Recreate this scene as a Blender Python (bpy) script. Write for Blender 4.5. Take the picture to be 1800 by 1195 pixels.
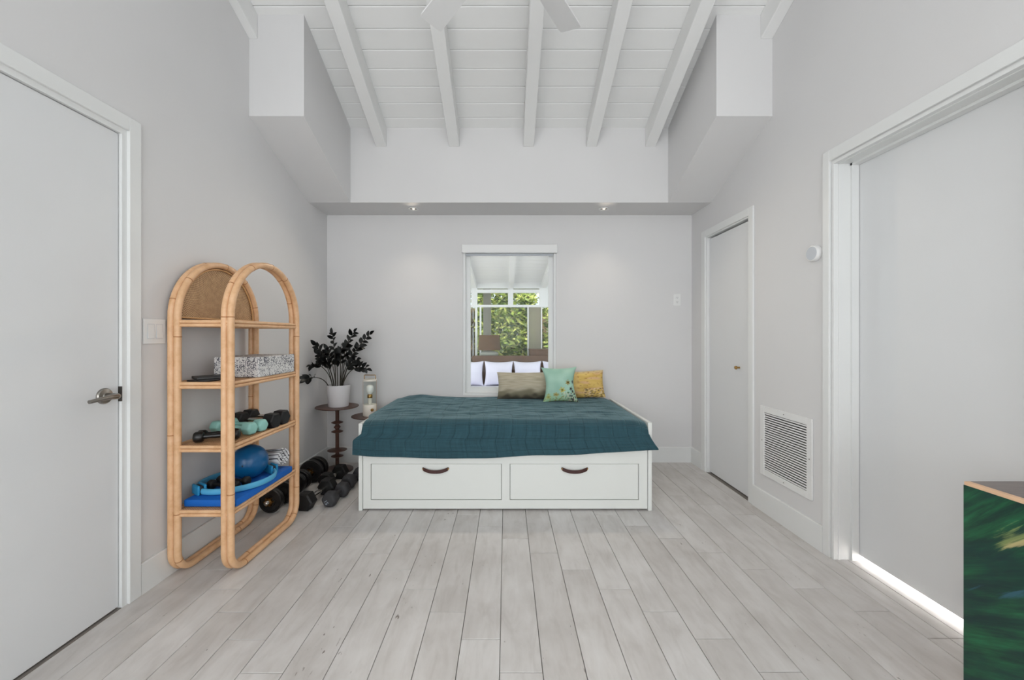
import bpy, bmesh, math, random
from mathutils import Vector, Matrix, noise

# ------------------------------------------------------------------ clear
for o in list(bpy.data.objects):
    bpy.data.objects.remove(o, do_unlink=True)
SC = bpy.context.scene
COL = SC.collection
random.seed(7)
PI = math.pi

# ------------------------------------------------------------------ camera
cam_d = bpy.data.cameras.new('camera')
cam = bpy.data.objects.new('camera', cam_d)
COL.objects.link(cam)
cam.location = (0, 0, 1.204)
cam.rotation_euler = (PI / 2, 0, 0)
cam_d.sensor_width = 36.0
cam_d.lens = 690.7 / 1800 * 36.0
cam_d.shift_x = 10 / 1800
cam_d.shift_y = -8.5 / 1800
cam_d.clip_start = 0.02
SC.camera = cam

# ------------------------------------------------------------------ view, world, sun, daylight
SC.view_settings.view_transform = 'Standard'
SC.view_settings.look = 'None'
SC.view_settings.gamma = 1.0
SC.view_settings.use_curve_mapping = False
SC.view_settings.exposure = 0.0

W = bpy.data.worlds.new('world')
SC.world = W
W.use_nodes = True
wn = W.node_tree.nodes
bg = wn['Background']
bg.inputs['Color'].default_value = (0.80, 0.90, 1.0, 1)
bg.inputs['Strength'].default_value = 1.5

def add_sun(direction, strength, color):
    l = bpy.data.lights.new('sun', 'SUN')
    l.energy = strength; l.color = color; l.angle = math.radians(1.0)
    o = bpy.data.objects.new('sun', l); COL.objects.link(o)
    o.rotation_euler = Vector(direction).to_track_quat('-Z', 'Y').to_euler()
    return o
add_sun((0.35, 0.55, -0.75), 7.0, (1.0, 0.95, 0.86))

def area(name, loc, direction, sx, sy, power, color):
    l = bpy.data.lights.new(name, 'AREA')
    l.shape = 'RECTANGLE'; l.size = sx; l.size_y = sy
    l.energy = power; l.color = color
    o = bpy.data.objects.new(name, l); COL.objects.link(o)
    o.location = loc
    o.rotation_euler = Vector(direction).to_track_quat('-Z', 'Z').to_euler()
    return o
# daylight entering by the glazed rear wall behind the camera
area('daylight_rear', (0.0, -2.86, 1.32), (0, 1, 0.06), 2.9, 2.2, 63, (0.97, 0.985, 1.0))
# fill lamps added at unseen side windows to even out the room light
area('fill_side_left', (-1.66, -1.2, 1.65), (1, 0.25, -0.05), 1.5, 1.2, 43, (1.0, 0.992, 0.975))
area('fill_side_right', (1.72, -1.2, 1.65), (-1, 0.25, -0.05), 1.5, 1.2, 14, (1.0, 0.995, 0.985))
# area lamps added at the sunroom's two glazed sides to brighten it
area('fill_sunroom_left', (-2.02, 5.6, 1.35), (1, 0.1, 0.25), 3.0, 1.4, 31, (0.97, 0.97, 1.0))
area('fill_sunroom_right', (2.22, 5.6, 1.35), (-1, 0.1, 0.25), 3.0, 1.4, 31, (0.97, 0.97, 1.0))
# lamp in the lit room behind the wide door
area('annex_ceiling_lamp', (2.9, 1.7, 2.3), (-0.4, 0, -1), 1.2, 1.2, 620, (1, 0.98, 0.95))

# ------------------------------------------------------------------ materials
def lin(c):
    return tuple(((x / 255) / 12.92 if x / 255 <= 0.04045 else ((x / 255 + 0.055) / 1.055) ** 2.4) for x in c)

MATS = {}
class NT:
    def __init__(s, name):
        s.m = bpy.data.materials.new(name); s.m.use_nodes = True
        s.t = s.m.node_tree; s.n = s.t.nodes; s.l = s.t.links
        s.b = s.n['Principled BSDF']; s.out = s.n['Material Output']
    def node(s, typ, **kw):
        n = s.n.new(typ)
        for k, v in kw.items():
            setattr(n, k, v)
        return n
    def link(s, a, b): s.l.new(a, b)
    def setv(s, **kw):
        for k, v in kw.items():
            s.b.inputs[k.replace('_', ' ')].default_value = v
    def coords(s, kind='Object', scale=(1, 1, 1), rnd=False):
        tc = s.node('ShaderNodeTexCoord')
        mp = s.node('ShaderNodeMapping'); mp.inputs['Scale'].default_value = scale
        src = tc.outputs[kind]
        if rnd:
            oi = s.node('ShaderNodeObjectInfo')
            mu = s.node('ShaderNodeMath', operation='MULTIPLY'); mu.inputs[1].default_value = 57.0
            s.link(oi.outputs['Random'], mu.inputs[0])
            ad = s.node('ShaderNodeVectorMath', operation='ADD')
            s.link(src, ad.inputs[0]); s.link(mu.outputs[0], ad.inputs[1])
            src = ad.outputs[0]
        s.link(src, mp.inputs['Vector'])
        return mp.outputs[0]
    def noise(s, vec, scale=5, detail=4, rough=0.5, dist=0.0):
        n = s.node('ShaderNodeTexNoise')
        n.inputs['Scale'].default_value = scale; n.inputs['Detail'].default_value = detail
        n.inputs['Roughness'].default_value = rough; n.inputs['Distortion'].default_value = dist
        s.link(vec, n.inputs['Vector'])
        return n.outputs['Fac']
    def ramp(s, fac, stops):
        r = s.node('ShaderNodeValToRGB')
        e = r.color_ramp.elements
        while len(e) < len(stops): e.new(0.5)
        for i, (p, c) in enumerate(stops):
            e[i].position = p; e[i].color = (*c, 1)
        s.link(fac, r.inputs['Fac'])
        return r.outputs['Color']
    def mix(s, fac, a, b, blend='MIX'):
        m = s.node('ShaderNodeMix', data_type='RGBA', blend_type=blend)
        for sock, v in ((m.inputs[0], fac), (m.inputs[6], a), (m.inputs[7], b)):
            if hasattr(v, 'default_value') or hasattr(v, 'links'):
                s.link(v, sock)
            elif isinstance(v, (int, float)): sock.default_value = v
            else: sock.default_value = (*v, 1)
        return m.outputs[2]
    def bump(s, h, strength=0.3, dist=0.01):
        b = s.node('ShaderNodeBump')
        b.inputs['Strength'].default_value = strength; b.inputs['Distance'].default_value = dist
        s.link(h, b.inputs['Height']); s.link(b.outputs[0], s.b.inputs['Normal'])

def plain(name, srgb, rough=0.5, metal=0.0, vary=0.0, scale=8, bump=0.0, bscale=200, rnd=0.0, spec=None):
    t = NT(name); c = lin(srgb)
    t.setv(Roughness=rough, Metallic=metal)
    if spec is not None: t.b.inputs['Specular IOR Level'].default_value = spec
    if vary or rnd:
        v = t.coords(rnd=bool(rnd))
        f = t.noise(v, scale, 3)
        lo = tuple(x * (1 - vary) for x in c); hi = tuple(min(1, x * (1 + vary)) for x in c)
        col = t.ramp(f, [(0.3, lo), (0.7, hi)])
        t.link(col, t.b.inputs['Base Color'])
    else:
        t.b.inputs['Base Color'].default_value = (*c, 1)
    if bump:
        v = t.coords(); t.bump(t.noise(v, bscale, 2), bump, 0.002)
    MATS[name] = t.m
    return t.m

plain('wall_paint', (219, 218, 218), 0.75, vary=0.012, scale=2, bump=0.05, bscale=300)
plain('trim_paint', (228, 229, 228), 0.42, vary=0.01, scale=3)
plain('door_paint', (223, 224, 225), 0.45, vary=0.01, scale=3)
plain('ceiling_paint', (234, 234, 233), 0.5, vary=0.015, scale=3, rnd=1)
plain('beam_paint', (232, 232, 231), 0.5, vary=0.012, scale=4)
plain('bed_white', (226, 228, 224), 0.38)
plain('bed_shadow_gap', (150, 150, 146), 0.7)
plain('fan_white', (228, 228, 228), 0.5)
plain('plastic_white', (232, 232, 231), 0.35)
plain('plastic_grey', (196, 200, 206), 0.4)
plain('slot_dark', (70, 70, 70), 0.6)
plain('steel', (150, 146, 140), 0.28, 1.0)
plain('steel_dark', (95, 92, 88), 0.4, 1.0)
plain('chrome', (215, 213, 208), 0.12, 1.0)
plain('brass', (176, 140, 84), 0.3, 1.0)
plain('brass_dark', (150, 112, 62), 0.35, 1.0)
plain('walnut', (84, 56, 46), 0.4, vary=0.25, scale=14)
plain('pot_white', (226, 224, 226), 0.3)
plain('soil', (40, 33, 28), 0.95, vary=0.3, scale=60)
plain('leaf_dark', (34, 37, 36), 0.35, vary=0.3, scale=20, rnd=1)
plain('stem_dark', (52, 48, 38), 0.5)
plain('lamp_cream', (236, 230, 218), 0.45)
plain('bulb_white', (245, 245, 242), 0.3)
plain('rubber_black', (17, 17, 18), 0.6, bump=0.1, bscale=400)
plain('vinyl_black', (16, 17, 18), 0.3)
plain('neoprene_grey', (56, 56, 59), 0.7, bump=0.15, bscale=500)
plain('neoprene_aqua', (148, 202, 193), 0.55, bump=0.1, bscale=500)
plain('iron_black', (26, 25, 25), 0.42, vary=0.25, scale=30)
plain('print_grey', (165, 178, 190), 0.6)
plain('ball_blue', (10, 88, 140), 0.28)
plain('mat_blue', (0, 98, 190), 0.7, bump=0.2, bscale=350)
plain('ring_blue', (84, 172, 214), 0.55)
plain('pad_blue', (30, 136, 186), 0.55)
plain('pad_black', (30, 34, 42), 0.6)
plain('tablet_black', (26, 27, 31), 0.3)
plain('book_black', (34, 36, 36), 0.5)
plain('leather', (64, 32, 28), 0.5, vary=0.2, scale=60)
plain('ply_edge', (222, 184, 150), 0.6, vary=0.08, scale=20)
plain('cable_white', (225, 222, 218), 0.5)
plain('grout', (128, 122, 116), 0.9)
plain('duct_dark', (92, 92, 90), 0.8)
plain('ground', (176, 170, 156), 0.95, vary=0.2, scale=3)
plain('linen_white', (226, 224, 238), 0.85, vary=0.02, scale=6)
plain('mattress_white', (225, 225, 230), 0.8)
plain('wood_brown', (96, 68, 44), 0.5, vary=0.2, scale=6)
plain('shade_brown', (94, 70, 46), 0.8, vary=0.1, scale=6)
plain('ceramic_grey', (170, 172, 160), 0.4)
plain('post_grey', (168, 162, 152), 0.7)
plain('fence_brown', (110, 92, 68), 0.8, vary=0.25, scale=4)
plain('bark', (96, 84, 74), 0.9, vary=0.3, scale=10)
plain('sunroom_floor', (170, 160, 150), 0.5)
plain('dark_gap', (52, 48, 58), 0.9)
plain('strut_brown', (150, 104, 62), 0.6)

def glassy(name, tint=(1, 1, 1), fac=0.008, rough=0.0):
    t = NT(name); t.n.remove(t.b)
    tr = t.node('ShaderNodeBsdfTransparent'); tr.inputs[0].default_value = (*tint, 1)
    gl = t.node('ShaderNodeBsdfGlossy'); gl.inputs['Roughness'].default_value = rough
    mx = t.node('ShaderNodeMixShader')
    lw = t.node('ShaderNodeLayerWeight'); lw.inputs[0].default_value = 0.5
    pw = t.node('ShaderNodeMath', operation='POWER'); pw.inputs[1].default_value = 5.0; t.link(lw.outputs['Facing'], pw.inputs[0])
    ma = t.node('ShaderNodeMath', operation='MULTIPLY_ADD'); ma.inputs[1].default_value = 0.5; ma.inputs[2].default_value = fac
    t.link(pw.outputs[0], ma.inputs[0])
    t.link(ma.outputs[0], mx.inputs[0])
    t.link(tr.outputs[0], mx.inputs[1]); t.link(gl.outputs[0], mx.inputs[2])
    t.link(mx.outputs[0], t.out.inputs['Surface'])
    MATS[name] = t.m
glassy('glass', (0.97, 0.985, 0.975))
def m_frosted():
    t = NT('glass_frosted'); t.b.inputs['Base Color'].default_value = (*lin((176, 170, 150)), 1); t.setv(Roughness=0.4)
    tr = t.node('ShaderNodeBsdfTransparent'); tr.inputs[0].default_value = (0.8, 0.8, 0.74, 1)
    mx = t.node('ShaderNodeMixShader'); mx.inputs[0].default_value = 0.45
    t.link(t.b.outputs[0], mx.inputs[1]); t.link(tr.outputs[0], mx.inputs[2]); t.link(mx.outputs[0], t.out.inputs['Surface'])
    MATS['glass_frosted'] = t.m
m_frosted()

def m_floor():
    t = NT('floor_plank')
    v = t.coords(scale=(1, 1, 1), rnd=True)
    mp = t.node('ShaderNodeMapping'); mp.inputs['Scale'].default_value = (6, 1.5, 1); t.link(v, mp.inputs['Vector'])
    streak = t.noise(mp.outputs[0], 3.2, 6, 0.6, 0.6)
    blot = t.noise(v, 3.5, 4, 0.55)
    base = t.ramp(streak, [(0.25, lin((198, 194, 191))), (0.5, lin((213, 210, 208))), (0.78, lin((222, 220, 219)))])
    b2 = t.ramp(blot, [(0.32, lin((222, 219, 216))), (0.62, (1, 1, 1))])
    c = t.mix(0.55, base, b2, 'MULTIPLY')
    oi = t.node('ShaderNodeObjectInfo')
    tone = t.ramp(oi.outputs['Random'], [(0.0, (0.90, 0.89, 0.88)), (0.5, (0.96, 0.955, 0.95)), (1.0, (1.0, 1.0, 1.0))])
    c = t.mix(1.0, c, tone, 'MULTIPLY')
    # sparse dark worm marks
    mp2 = t.node('ShaderNodeMapping'); mp2.inputs['Scale'].default_value = (30, 9, 1); t.link(v, mp2.inputs['Vector'])
    sp = t.noise(mp2.outputs[0], 2.6, 2, 0.5)
    area_m = t.noise(v, 4.2, 1, 0.5)
    r1 = t.ramp(sp, [(0.70, (0, 0, 0)), (0.74, (1, 1, 1))])
    r2 = t.ramp(area_m, [(0.58, (0, 0, 0)), (0.66, (1, 1, 1))])
    mask = t.mix(1.0, r1, r2, 'MULTIPLY')
    c = t.mix(mask, c, lin((120, 112, 106)))
    t.link(c, t.b.inputs['Base Color'])
    rr = t.node('ShaderNodeMapRange'); rr.inputs[3].default_value = 0.34; rr.inputs[4].default_value = 0.5
    t.link(streak, rr.inputs[0]); t.link(rr.outputs[0], t.b.inputs['Roughness'])
    t.bump(streak, 0.12, 0.003)
    MATS['floor_plank'] = t.m
m_floor()

def m_rattan():
    t = NT('rattan')
    v = t.coords(scale=(1, 1, 1))
    f = t.noise(v, 26, 4, 0.6)
    g = t.noise(v, 6, 2, 0.5)
    c = t.ramp(f, [(0.25, lin((214, 166, 122))), (0.5, lin((228, 184, 142))), (0.8, lin((236, 196, 158)))])
    c2 = t.ramp(g, [(0.3, (0.88, 0.84, 0.78)), (0.7, (1, 1, 1))])
    c = t.mix(0.8, c, c2, 'MULTIPLY')
    t.link(c, t.b.inputs['Base Color']); t.setv(Roughness=0.42)
    MATS['rattan'] = t.m
    plain('rattan_node', (176, 122, 78), 0.6)
    plain('rattan_rim', (206, 160, 108), 0.5)
m_rattan()

def m_weave(name, us, vs, dark, mid, light):
    t = NT(name)
    tc = t.node('ShaderNodeTexCoord')
    sep = t.node('ShaderNodeSeparateXYZ'); t.link(tc.outputs['UV'], sep.inputs[0])
    def sn(sock, k, ph=0.0):
        m = t.node('ShaderNodeMath', operation='MULTIPLY_ADD'); m.inputs[1].default_value = k; m.inputs[2].default_value = ph
        t.link(sock, m.inputs[0])
        s_ = t.node('ShaderNodeMath', operation='SINE'); t.link(m.outputs[0], s_.inputs[0])
        return s_.outputs[0]
    a = sn(sep.outputs[0], us * 2 * PI); b = sn(sep.outputs[1], vs * 2 * PI)
    mu = t.node('ShaderNodeMath', operation='MULTIPLY'); t.link(a, mu.inputs[0]); t.link(b, mu.inputs[1])
    mr = t.node('ShaderNodeMapRange'); mr.inputs[1].default_value = -1; mr.inputs[2].default_value = 1
    t.link(mu.outputs[0], mr.inputs[0])
    n = t.noise(t.coords(), 34, 3, 0.6)
    ad = t.node('ShaderNodeMath', operation='MULTIPLY_ADD'); ad.inputs[1].default_value = 0.6
    t.link(mr.outputs[0], ad.inputs[0])
    h = t.node('ShaderNodeMath', operation='MULTIPLY'); h.inputs[1].default_value = 0.45; t.link(n, h.inputs[0])
    t.link(h.outputs[0], ad.inputs[2])
    c = t.ramp(ad.outputs[0], [(0.3, lin(dark)), (0.6, lin(mid)), (0.9, lin(light))])
    t.link(c, t.b.inputs['Base Color']); t.setv(Roughness=0.65)
    t.bump(mr.outputs[0], 0.6, 0.002)
    MATS[name] = t.m
m_weave('weave_panel', 62, 18, (140, 106, 74), (188, 152, 112), (216, 182, 142))
m_weave('weave_shelf', 60, 24, (172, 124, 86), (212, 164, 120), (228, 184, 140))

def m_quilt():
    t = NT('quilt')
    tc = t.node('ShaderNodeTexCoord')
    sep = t.node('ShaderNodeSeparateXYZ'); t.link(tc.outputs['UV'], sep.inputs[0])
    mpu = t.node('ShaderNodeMapping'); mpu.inputs['Scale'].default_value = (60, 4, 1); t.link(tc.outputs['UV'], mpu.inputs['Vector'])
    mpv = t.node('ShaderNodeMapping'); mpv.inputs['Scale'].default_value = (5, 60, 1); t.link(tc.outputs['UV'], mpv.inputs['Vector'])
    a = t.noise(mpu.outputs[0], 1.6, 3, 0.6); b = t.noise(mpv.outputs[0], 1.6, 3, 0.6)
    big = t.noise(tc.outputs['UV'], 5, 3, 0.5)
    # stitched squares
    def line(sock, k):
        m = t.node('ShaderNodeMath', operation='MULTIPLY'); m.inputs[1].default_value = k; t.link(sock, m.inputs[0])
        fr = t.node('ShaderNodeMath', operation='FRACT'); t.link(m.outputs[0], fr.inputs[0])
        su = t.node('ShaderNodeMath', operation='SUBTRACT'); su.inputs[1].default_value = 0.5; t.link(fr.outputs[0], su.inputs[0])
        ab = t.node('ShaderNodeMath', operation='ABSOLUTE'); t.link(su.outputs[0], ab.inputs[0])
        mr = t.node('ShaderNodeMapRange'); mr.inputs[1].default_value = 0.0; mr.inputs[2].default_value = 0.05
        t.link(ab.outputs[0], mr.inputs[0])
        return mr.outputs[0]
    l1 = line(sep.outputs[0], 20); l2 = line(sep.outputs[1], 14)
    mn = t.node('ShaderNodeMath', operation='MINIMUM'); t.link(l1, mn.inputs[0]); t.link(l2, mn.inputs[1])
    ab = t.node('ShaderNodeMath', operation='ADD'); t.link(a, ab.inputs[0]); t.link(b, ab.inputs[1])
    hf = t.node('ShaderNodeMath', operation='MULTIPLY'); hf.inputs[1].default_value = 0.5; t.link(ab.outputs[0], hf.inputs[0])
    c = t.ramp(hf.outputs[0], [(0.35, lin((27, 62, 73))), (0.5, lin((33, 71, 82))), (0.65, lin((41, 80, 91)))])
    c = t.mix(0.25, c, t.ramp(mn.outputs[0], [(0, (0.45, 0.5, 0.5)), (1, (1, 1, 1))]), 'MULTIPLY')
    t.link(c, t.b.inputs['Base Color'])
    t.setv(Roughness=0.85)
    t.b.inputs['Sheen Weight'].default_value = 0.6
    t.b.inputs['Sheen Roughness'].default_value = 0.45
    t.b.inputs['Sheen Tint'].default_value = (*lin((170, 200, 205)), 1)
    hh = t.node('ShaderNodeMath', operation='MULTIPLY_ADD'); hh.inputs[1].default_value = 0.5
    t.link(mn.outputs[0], hh.inputs[0]); t.link(hf.outputs[0], hh.inputs[2])
    t.bump(hh.outputs[0], 0.7, 0.009)
    MATS['quilt'] = t.m
m_quilt()

def m_vcol(name, rough=0.85, weave=500):
    t = NT(name)
    a = t.node('ShaderNodeVertexColor'); a.layer_name = 'print'
    t.link(a.outputs['Color'], t.b.inputs['Base Color'])
    t.setv(Roughness=rough)
    t.bump(t.noise(t.coords(), weave, 2), 0.25, 0.002)
    MATS[name] = t.m
m_vcol('printed_fabric')

def m_speckle():
    t = NT('speckle_paper')
    v = t.coords()
    vo = t.node('ShaderNodeTexVoronoi'); vo.inputs['Scale'].default_value = 210; t.link(v, vo.inputs['Vector'])
    big = t.noise(v, 16, 3, 0.6)
    th = t.node('ShaderNodeMath', operation='SUBTRACT'); t.link(vo.outputs['Color'], th.inputs[0]); t.link(big, th.inputs[1])
    c = t.ramp(th.outputs[0], [(0.0, lin((222, 220, 218))), (0.10, lin((206, 204, 204))), (0.22, lin((88, 88, 100))), (0.4, lin((60, 60, 72)))])
    t.link(c, t.b.inputs['Base Color']); t.setv(Roughness=0.6)
    MATS['speckle_paper'] = t.m
m_speckle()

def m_green():
    t = NT('green_painting')
    tc = t.node('ShaderNodeTexCoord')
    # brush strokes run along the panel and fan upwards
    def strokes(ang, sy, sz, loc=(0, 0, 0)):
        mp = t.node('ShaderNodeMapping', vector_type='TEXTURE')
        mp.inputs['Rotation'].default_value = (math.radians(-ang), 0, 0)
        mp.inputs['Scale'].default_value = (1, 1 / sy, 1 / sz); mp.inputs['Location'].default_value = loc
        t.link(tc.outputs['Object'], mp.inputs['Vector']); return mp.outputs[0]
    s1 = t.noise(strokes(46, 4.0, 44), 1.0, 9, 0.68, 0.25)
    s2 = t.noise(strokes(31, 3.0, 36, (0, 5, 2)), 1.0, 9, 0.68, 0.25)
    sep = t.node('ShaderNodeSeparateXYZ'); t.link(tc.outputs['Object'], sep.inputs[0])
    up = t.node('ShaderNodeMapRange'); up.inputs[1].default_value = 0.52; up.inputs[2].default_value = 0.66; t.link(sep.outputs[2], up.inputs[0])
    s_ = t.mix(up.outputs[0], s2, s1)
    big = t.noise(strokes(34, 3.0, 12, (0, 1, 4)), 1.2, 3, 0.5)
    c = t.ramp(s_, [(0.25, lin((8, 30, 34))), (0.42, lin((14, 56, 44))), (0.54, lin((24, 84, 54))), (0.66, lin((30, 108, 70))), (0.82, lin((64, 140, 100)))])
    c = t.mix(t.ramp(big, [(0.36, (0.85, 0.85, 0.85)), (0.58, (0, 0, 0))]), c, lin((10, 38, 46)))
    # tan strokes in the upper part
    def blob(cy, cz, ry, rz, ang):
        mp = t.node('ShaderNodeMapping', vector_type='TEXTURE')
        mp.inputs['Location'].default_value = (0, cy, cz); mp.inputs['Rotation'].default_value = (math.radians(ang), 0, 0)
        mp.inputs['Scale'].default_value = (10, ry, rz)
        t.link(tc.outputs['Object'], mp.inputs['Vector'])
        ln = t.node('ShaderNodeVectorMath', operation='LENGTH'); t.link(mp.outputs[0], ln.inputs[0])
        ad = t.node('ShaderNodeMath', operation='MULTIPLY_ADD'); ad.inputs[1].default_value = -7.0; ad.inputs[2].default_value = 3.7; t.link(s1, ad.inputs[0])
        sm = t.node('ShaderNodeMath', operation='ADD'); t.link(ln.outputs['Value'], sm.inputs[0]); t.link(ad.outputs[0], sm.inputs[1])
        mr = t.node('ShaderNodeMapRange'); mr.inputs[1].default_value = 1.0; mr.inputs[2].default_value = 0.3; mr.inputs[4].default_value = 0.75; t.link(sm.outputs[0], mr.inputs[0])
        return mr.outputs[0]
    c = t.mix(blob(-0.11, 0.640, 0.085, 0.020, -44), c, lin((138, 150, 92)))
    c = t.mix(blob(-0.14, 0.638, 0.05, 0.009, -38), c, lin((196, 178, 128)))
    c = t.mix(blob(-0.14, 0.50, 0.10, 0.014, -30), c, lin((48, 92, 110)))
    t.link(c, t.b.inputs['Base Color']); t.setv(Roughness=0.3)
    t.bump(s_, 0.15, 0.002)
    MATS['green_painting'] = t.m
m_green()

def m_toptop():
    t = NT('cabinet_top')
    v = t.coords(scale=(1, 8, 1))
    f = t.noise(v, 6, 4, 0.6)
    t.link(t.ramp(f, [(0.3, lin((92, 78, 74))), (0.7, lin((112, 98, 92)))]), t.b.inputs['Base Color'])
    t.setv(Roughness=0.28); MATS['cabinet_top'] = t.m
m_toptop()

def m_leafmix(name, a, b, c):
    t = NT(name)
    ge = t.node('ShaderNodeNewGeometry')
    col = t.ramp(ge.outputs['Random Per Island'], [(0.1, lin(a)), (0.55, lin(b)), (0.95, lin(c))])
    t.link(col, t.b.inputs['Base Color']); t.setv(Roughness=0.55)
    tr = t.node('ShaderNodeBsdfTranslucent'); t.link(col, tr.inputs[0])
    mx = t.node('ShaderNodeMixShader'); mx.inputs[0].default_value = 0.4
    t.link(t.b.outputs[0], mx.inputs[1]); t.link(tr.outputs[0], mx.inputs[2])
    t.link(mx.outputs[0], t.out.inputs['Surface'])
    MATS[name] = t.m
m_leafmix('hedge_leaf', (70, 92, 36), (150, 170, 76), (226, 226, 140))
m_leafmix('tree_leaf', (120, 122, 104), (176, 178, 150), (235, 232, 220))

def m_towel():
    t = NT('striped_towel')
    w = t.node('ShaderNodeTexWave', wave_type='BANDS', bands_direction='Y')
    w.inputs['Scale'].default_value = 17; w.inputs['Distortion'].default_value = 0.6
    t.link(t.coords(), w.inputs['Vector'])
    t.link(t.ramp(w.outputs['Fac'], [(0.0, lin((60, 60, 66))), (0.16, lin((150, 150, 155))), (0.28, lin((224, 224, 226)))]), t.b.inputs['Base Color'])
    t.setv(Roughness=0.9); MATS['striped_towel'] = t.m
m_towel()

def emis(name, srgb, strength):
    t = NT(name); t.b.inputs['Base Color'].default_value = (*lin(srgb), 1)
    t.b.inputs['Emission Color'].default_value = (*lin(srgb), 1)
    t.b.inputs['Emission Strength'].default_value = strength
    MATS[name] = t.m
emis('downlight_lens', (255, 244, 225), 1.6)

# ------------------------------------------------------------------ mesh helpers
def bmn(): return bmesh.new()

def add_box(bm, x0, x1, y0, y1, z0, z1, bevel=0.0, seg=2):
    vs = [bm.verts.new((x, y, z)) for z in (z0, z1) for y in (y0, y1) for x in (x0, x1)]
    q = [(0, 2, 3, 1), (4, 5, 7, 6), (0, 1, 5, 4), (2, 6, 7, 3), (0, 4, 6, 2), (1, 3, 7, 5)]
    fs = [bm.faces.new([vs[i] for i in f]) for f in q]
    if bevel > 0:
        es = list({e for f in fs for e in f.edges})
        bmesh.ops.bevel(bm, geom=es, offset=bevel, segments=seg, profile=0.5, affect='EDGES')
    return bm

def box_bm(*a, **k): return add_box(bmn(), *a, **k)

def add_prism(bm, pts, axis, a0, a1):
    """extrude a 2-D polygon along axis (0,1,2); pts are the two other coordinates in order"""
    def mk(p, a):
        l = list(p); l.insert(axis, a); return bm.verts.new(l)
    A = [mk(p, a0) for p in pts]; B = [mk(p, a1) for p in pts]
    n = len(pts)
    bm.faces.new(A); bm.faces.new(B[::-1])
    for i in range(n):
        j = (i + 1) % n
        bm.faces.new((A[i], B[i], B[j], A[j]))
    bmesh.ops.recalc_face_normals(bm, faces=bm.faces)
    return bm

def add_lathe(bm, prof, n=32, center=(0, 0, 0), axis='Z', cap=True):
    """prof: list of (r, h)"""
    rings = []
    cx, cy, cz = center
    for r, h in prof:
        ring = []
        if r <= 1e-6:
            p = (0, 0, h); ring = [p]
        else:
            ring = [(r * math.cos(2 * PI * i / n), r * math.sin(2 * PI * i / n), h) for i in range(n)]
        out = []
        for (x, y, z) in ring:
            if axis == 'X': x, y, z = z, x, y
            elif axis == 'Y': x, y, z = y, z, x
            out.append(bm.verts.new((x + cx, y + cy, z + cz)))
        rings.append(out)
    for a, b in zip(rings, rings[1:]):
        if len(a) == 1 and len(b) == 1: continue
        for i in range(n):
            j = (i + 1) % n
            if len(a) == 1: bm.faces.new((a[0], b[j], b[i]))
            elif len(b) == 1: bm.faces.new((a[i], a[j], b[0]))
            else: bm.faces.new((a[i], a[j], b[j], b[i]))
    if cap:
        if len(rings[0]) > 1: bm.faces.new(rings[0][::-1])
        if len(rings[-1]) > 1: bm.faces.new(rings[-1])
    return bm

def add_tube(bm, pts, r, n=10, closed=False, ref=None):
    pts = [Vector(p) for p in pts]
    m = len(pts)
    rings = []
    up = None
    for i, p in enumerate(pts):
        if closed: t = pts[(i + 1) % m] - pts[i - 1]
        elif i == 0: t = pts[1] - p
        elif i == m - 1: t = p - pts[-2]
        else: t = pts[i + 1] - pts[i - 1]
        t.normalize()
        if up is None:
            up = Vector(ref) if ref else (Vector((0, 0, 1)) if abs(t.z) < 0.9 else Vector((1, 0, 0)))
        up = (up - t * up.dot(t))
        if up.length < 1e-5: up = t.orthogonal()
        up.normalize()
        s = t.cross(up)
        rr = r[i] if isinstance(r, (list, tuple)) else r
        rings.append([bm.verts.new(p + (up * math.cos(2 * PI * k / n) + s * math.sin(2 * PI * k / n)) * rr) for k in range(n)])
    rng = range(m if closed else m - 1)
    for i in rng:
        a, b = rings[i], rings[(i + 1) % m]
        for k in range(n):
            j = (k + 1) % n
            bm.faces.new((a[k], b[k], b[j], a[j]))
    if not closed:
        bm.faces.new(rings[0]); bm.faces.new(rings[-1][::-1])
    bmesh.ops.recalc_face_normals(bm, faces=bm.faces)
    return bm

def finish(bm, name, smooth=None):
    me = bpy.data.meshes.new(name)
    bm.to_mesh(me); bm.free()
    if smooth is not None:
        me.polygons.foreach_set('use_smooth', [True] * len(me.polygons))
        me.set_sharp_from_angle(angle=math.radians(smooth))
    return me

def obj(name, bm, mat, parent=None, smooth=None, loc=None):
    me = bm if isinstance(bm, bpy.types.Mesh) else finish(bm, name, smooth)
    if not me.materials: me.materials.append(MATS[mat])
    o = bpy.data.objects.new(name, me); COL.objects.link(o)
    if parent: o.parent = parent
    if loc: o.location = loc
    return o

def tag(o, label=None, cat=None, group=None, kind=None):
    if label: o['label'] = label
    if cat: o['category'] = cat
    if group: o['group'] = group
    if kind: o['kind'] = kind
    return o

def thing(name, label, cat, loc=(0, 0, 0), rz=0.0, group=None):
    o = bpy.data.objects.new(name, None); COL.objects.link(o)
    o.location = loc; o.rotation_euler = (0, 0, rz); o.empty_display_size = 0.05
    return tag(o, label, cat, group)

def struct(name, bm, mat, parent=None, smooth=None, label=None, cat=None):
    o = obj(name, bm, mat, parent, smooth)
    if parent is None: tag(o, label, cat, kind='structure')
    return o

def struct_root(name, label, cat, loc=(0, 0, 0)):
    o = thing(name, label, cat, loc); o['kind'] = 'structure'; return o

def copy_tree(o, parent=None):
    c = o.copy(); COL.objects.link(c)
    if parent: c.parent = parent
    for ch in list(o.children): copy_tree(ch, c)
    return c

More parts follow.
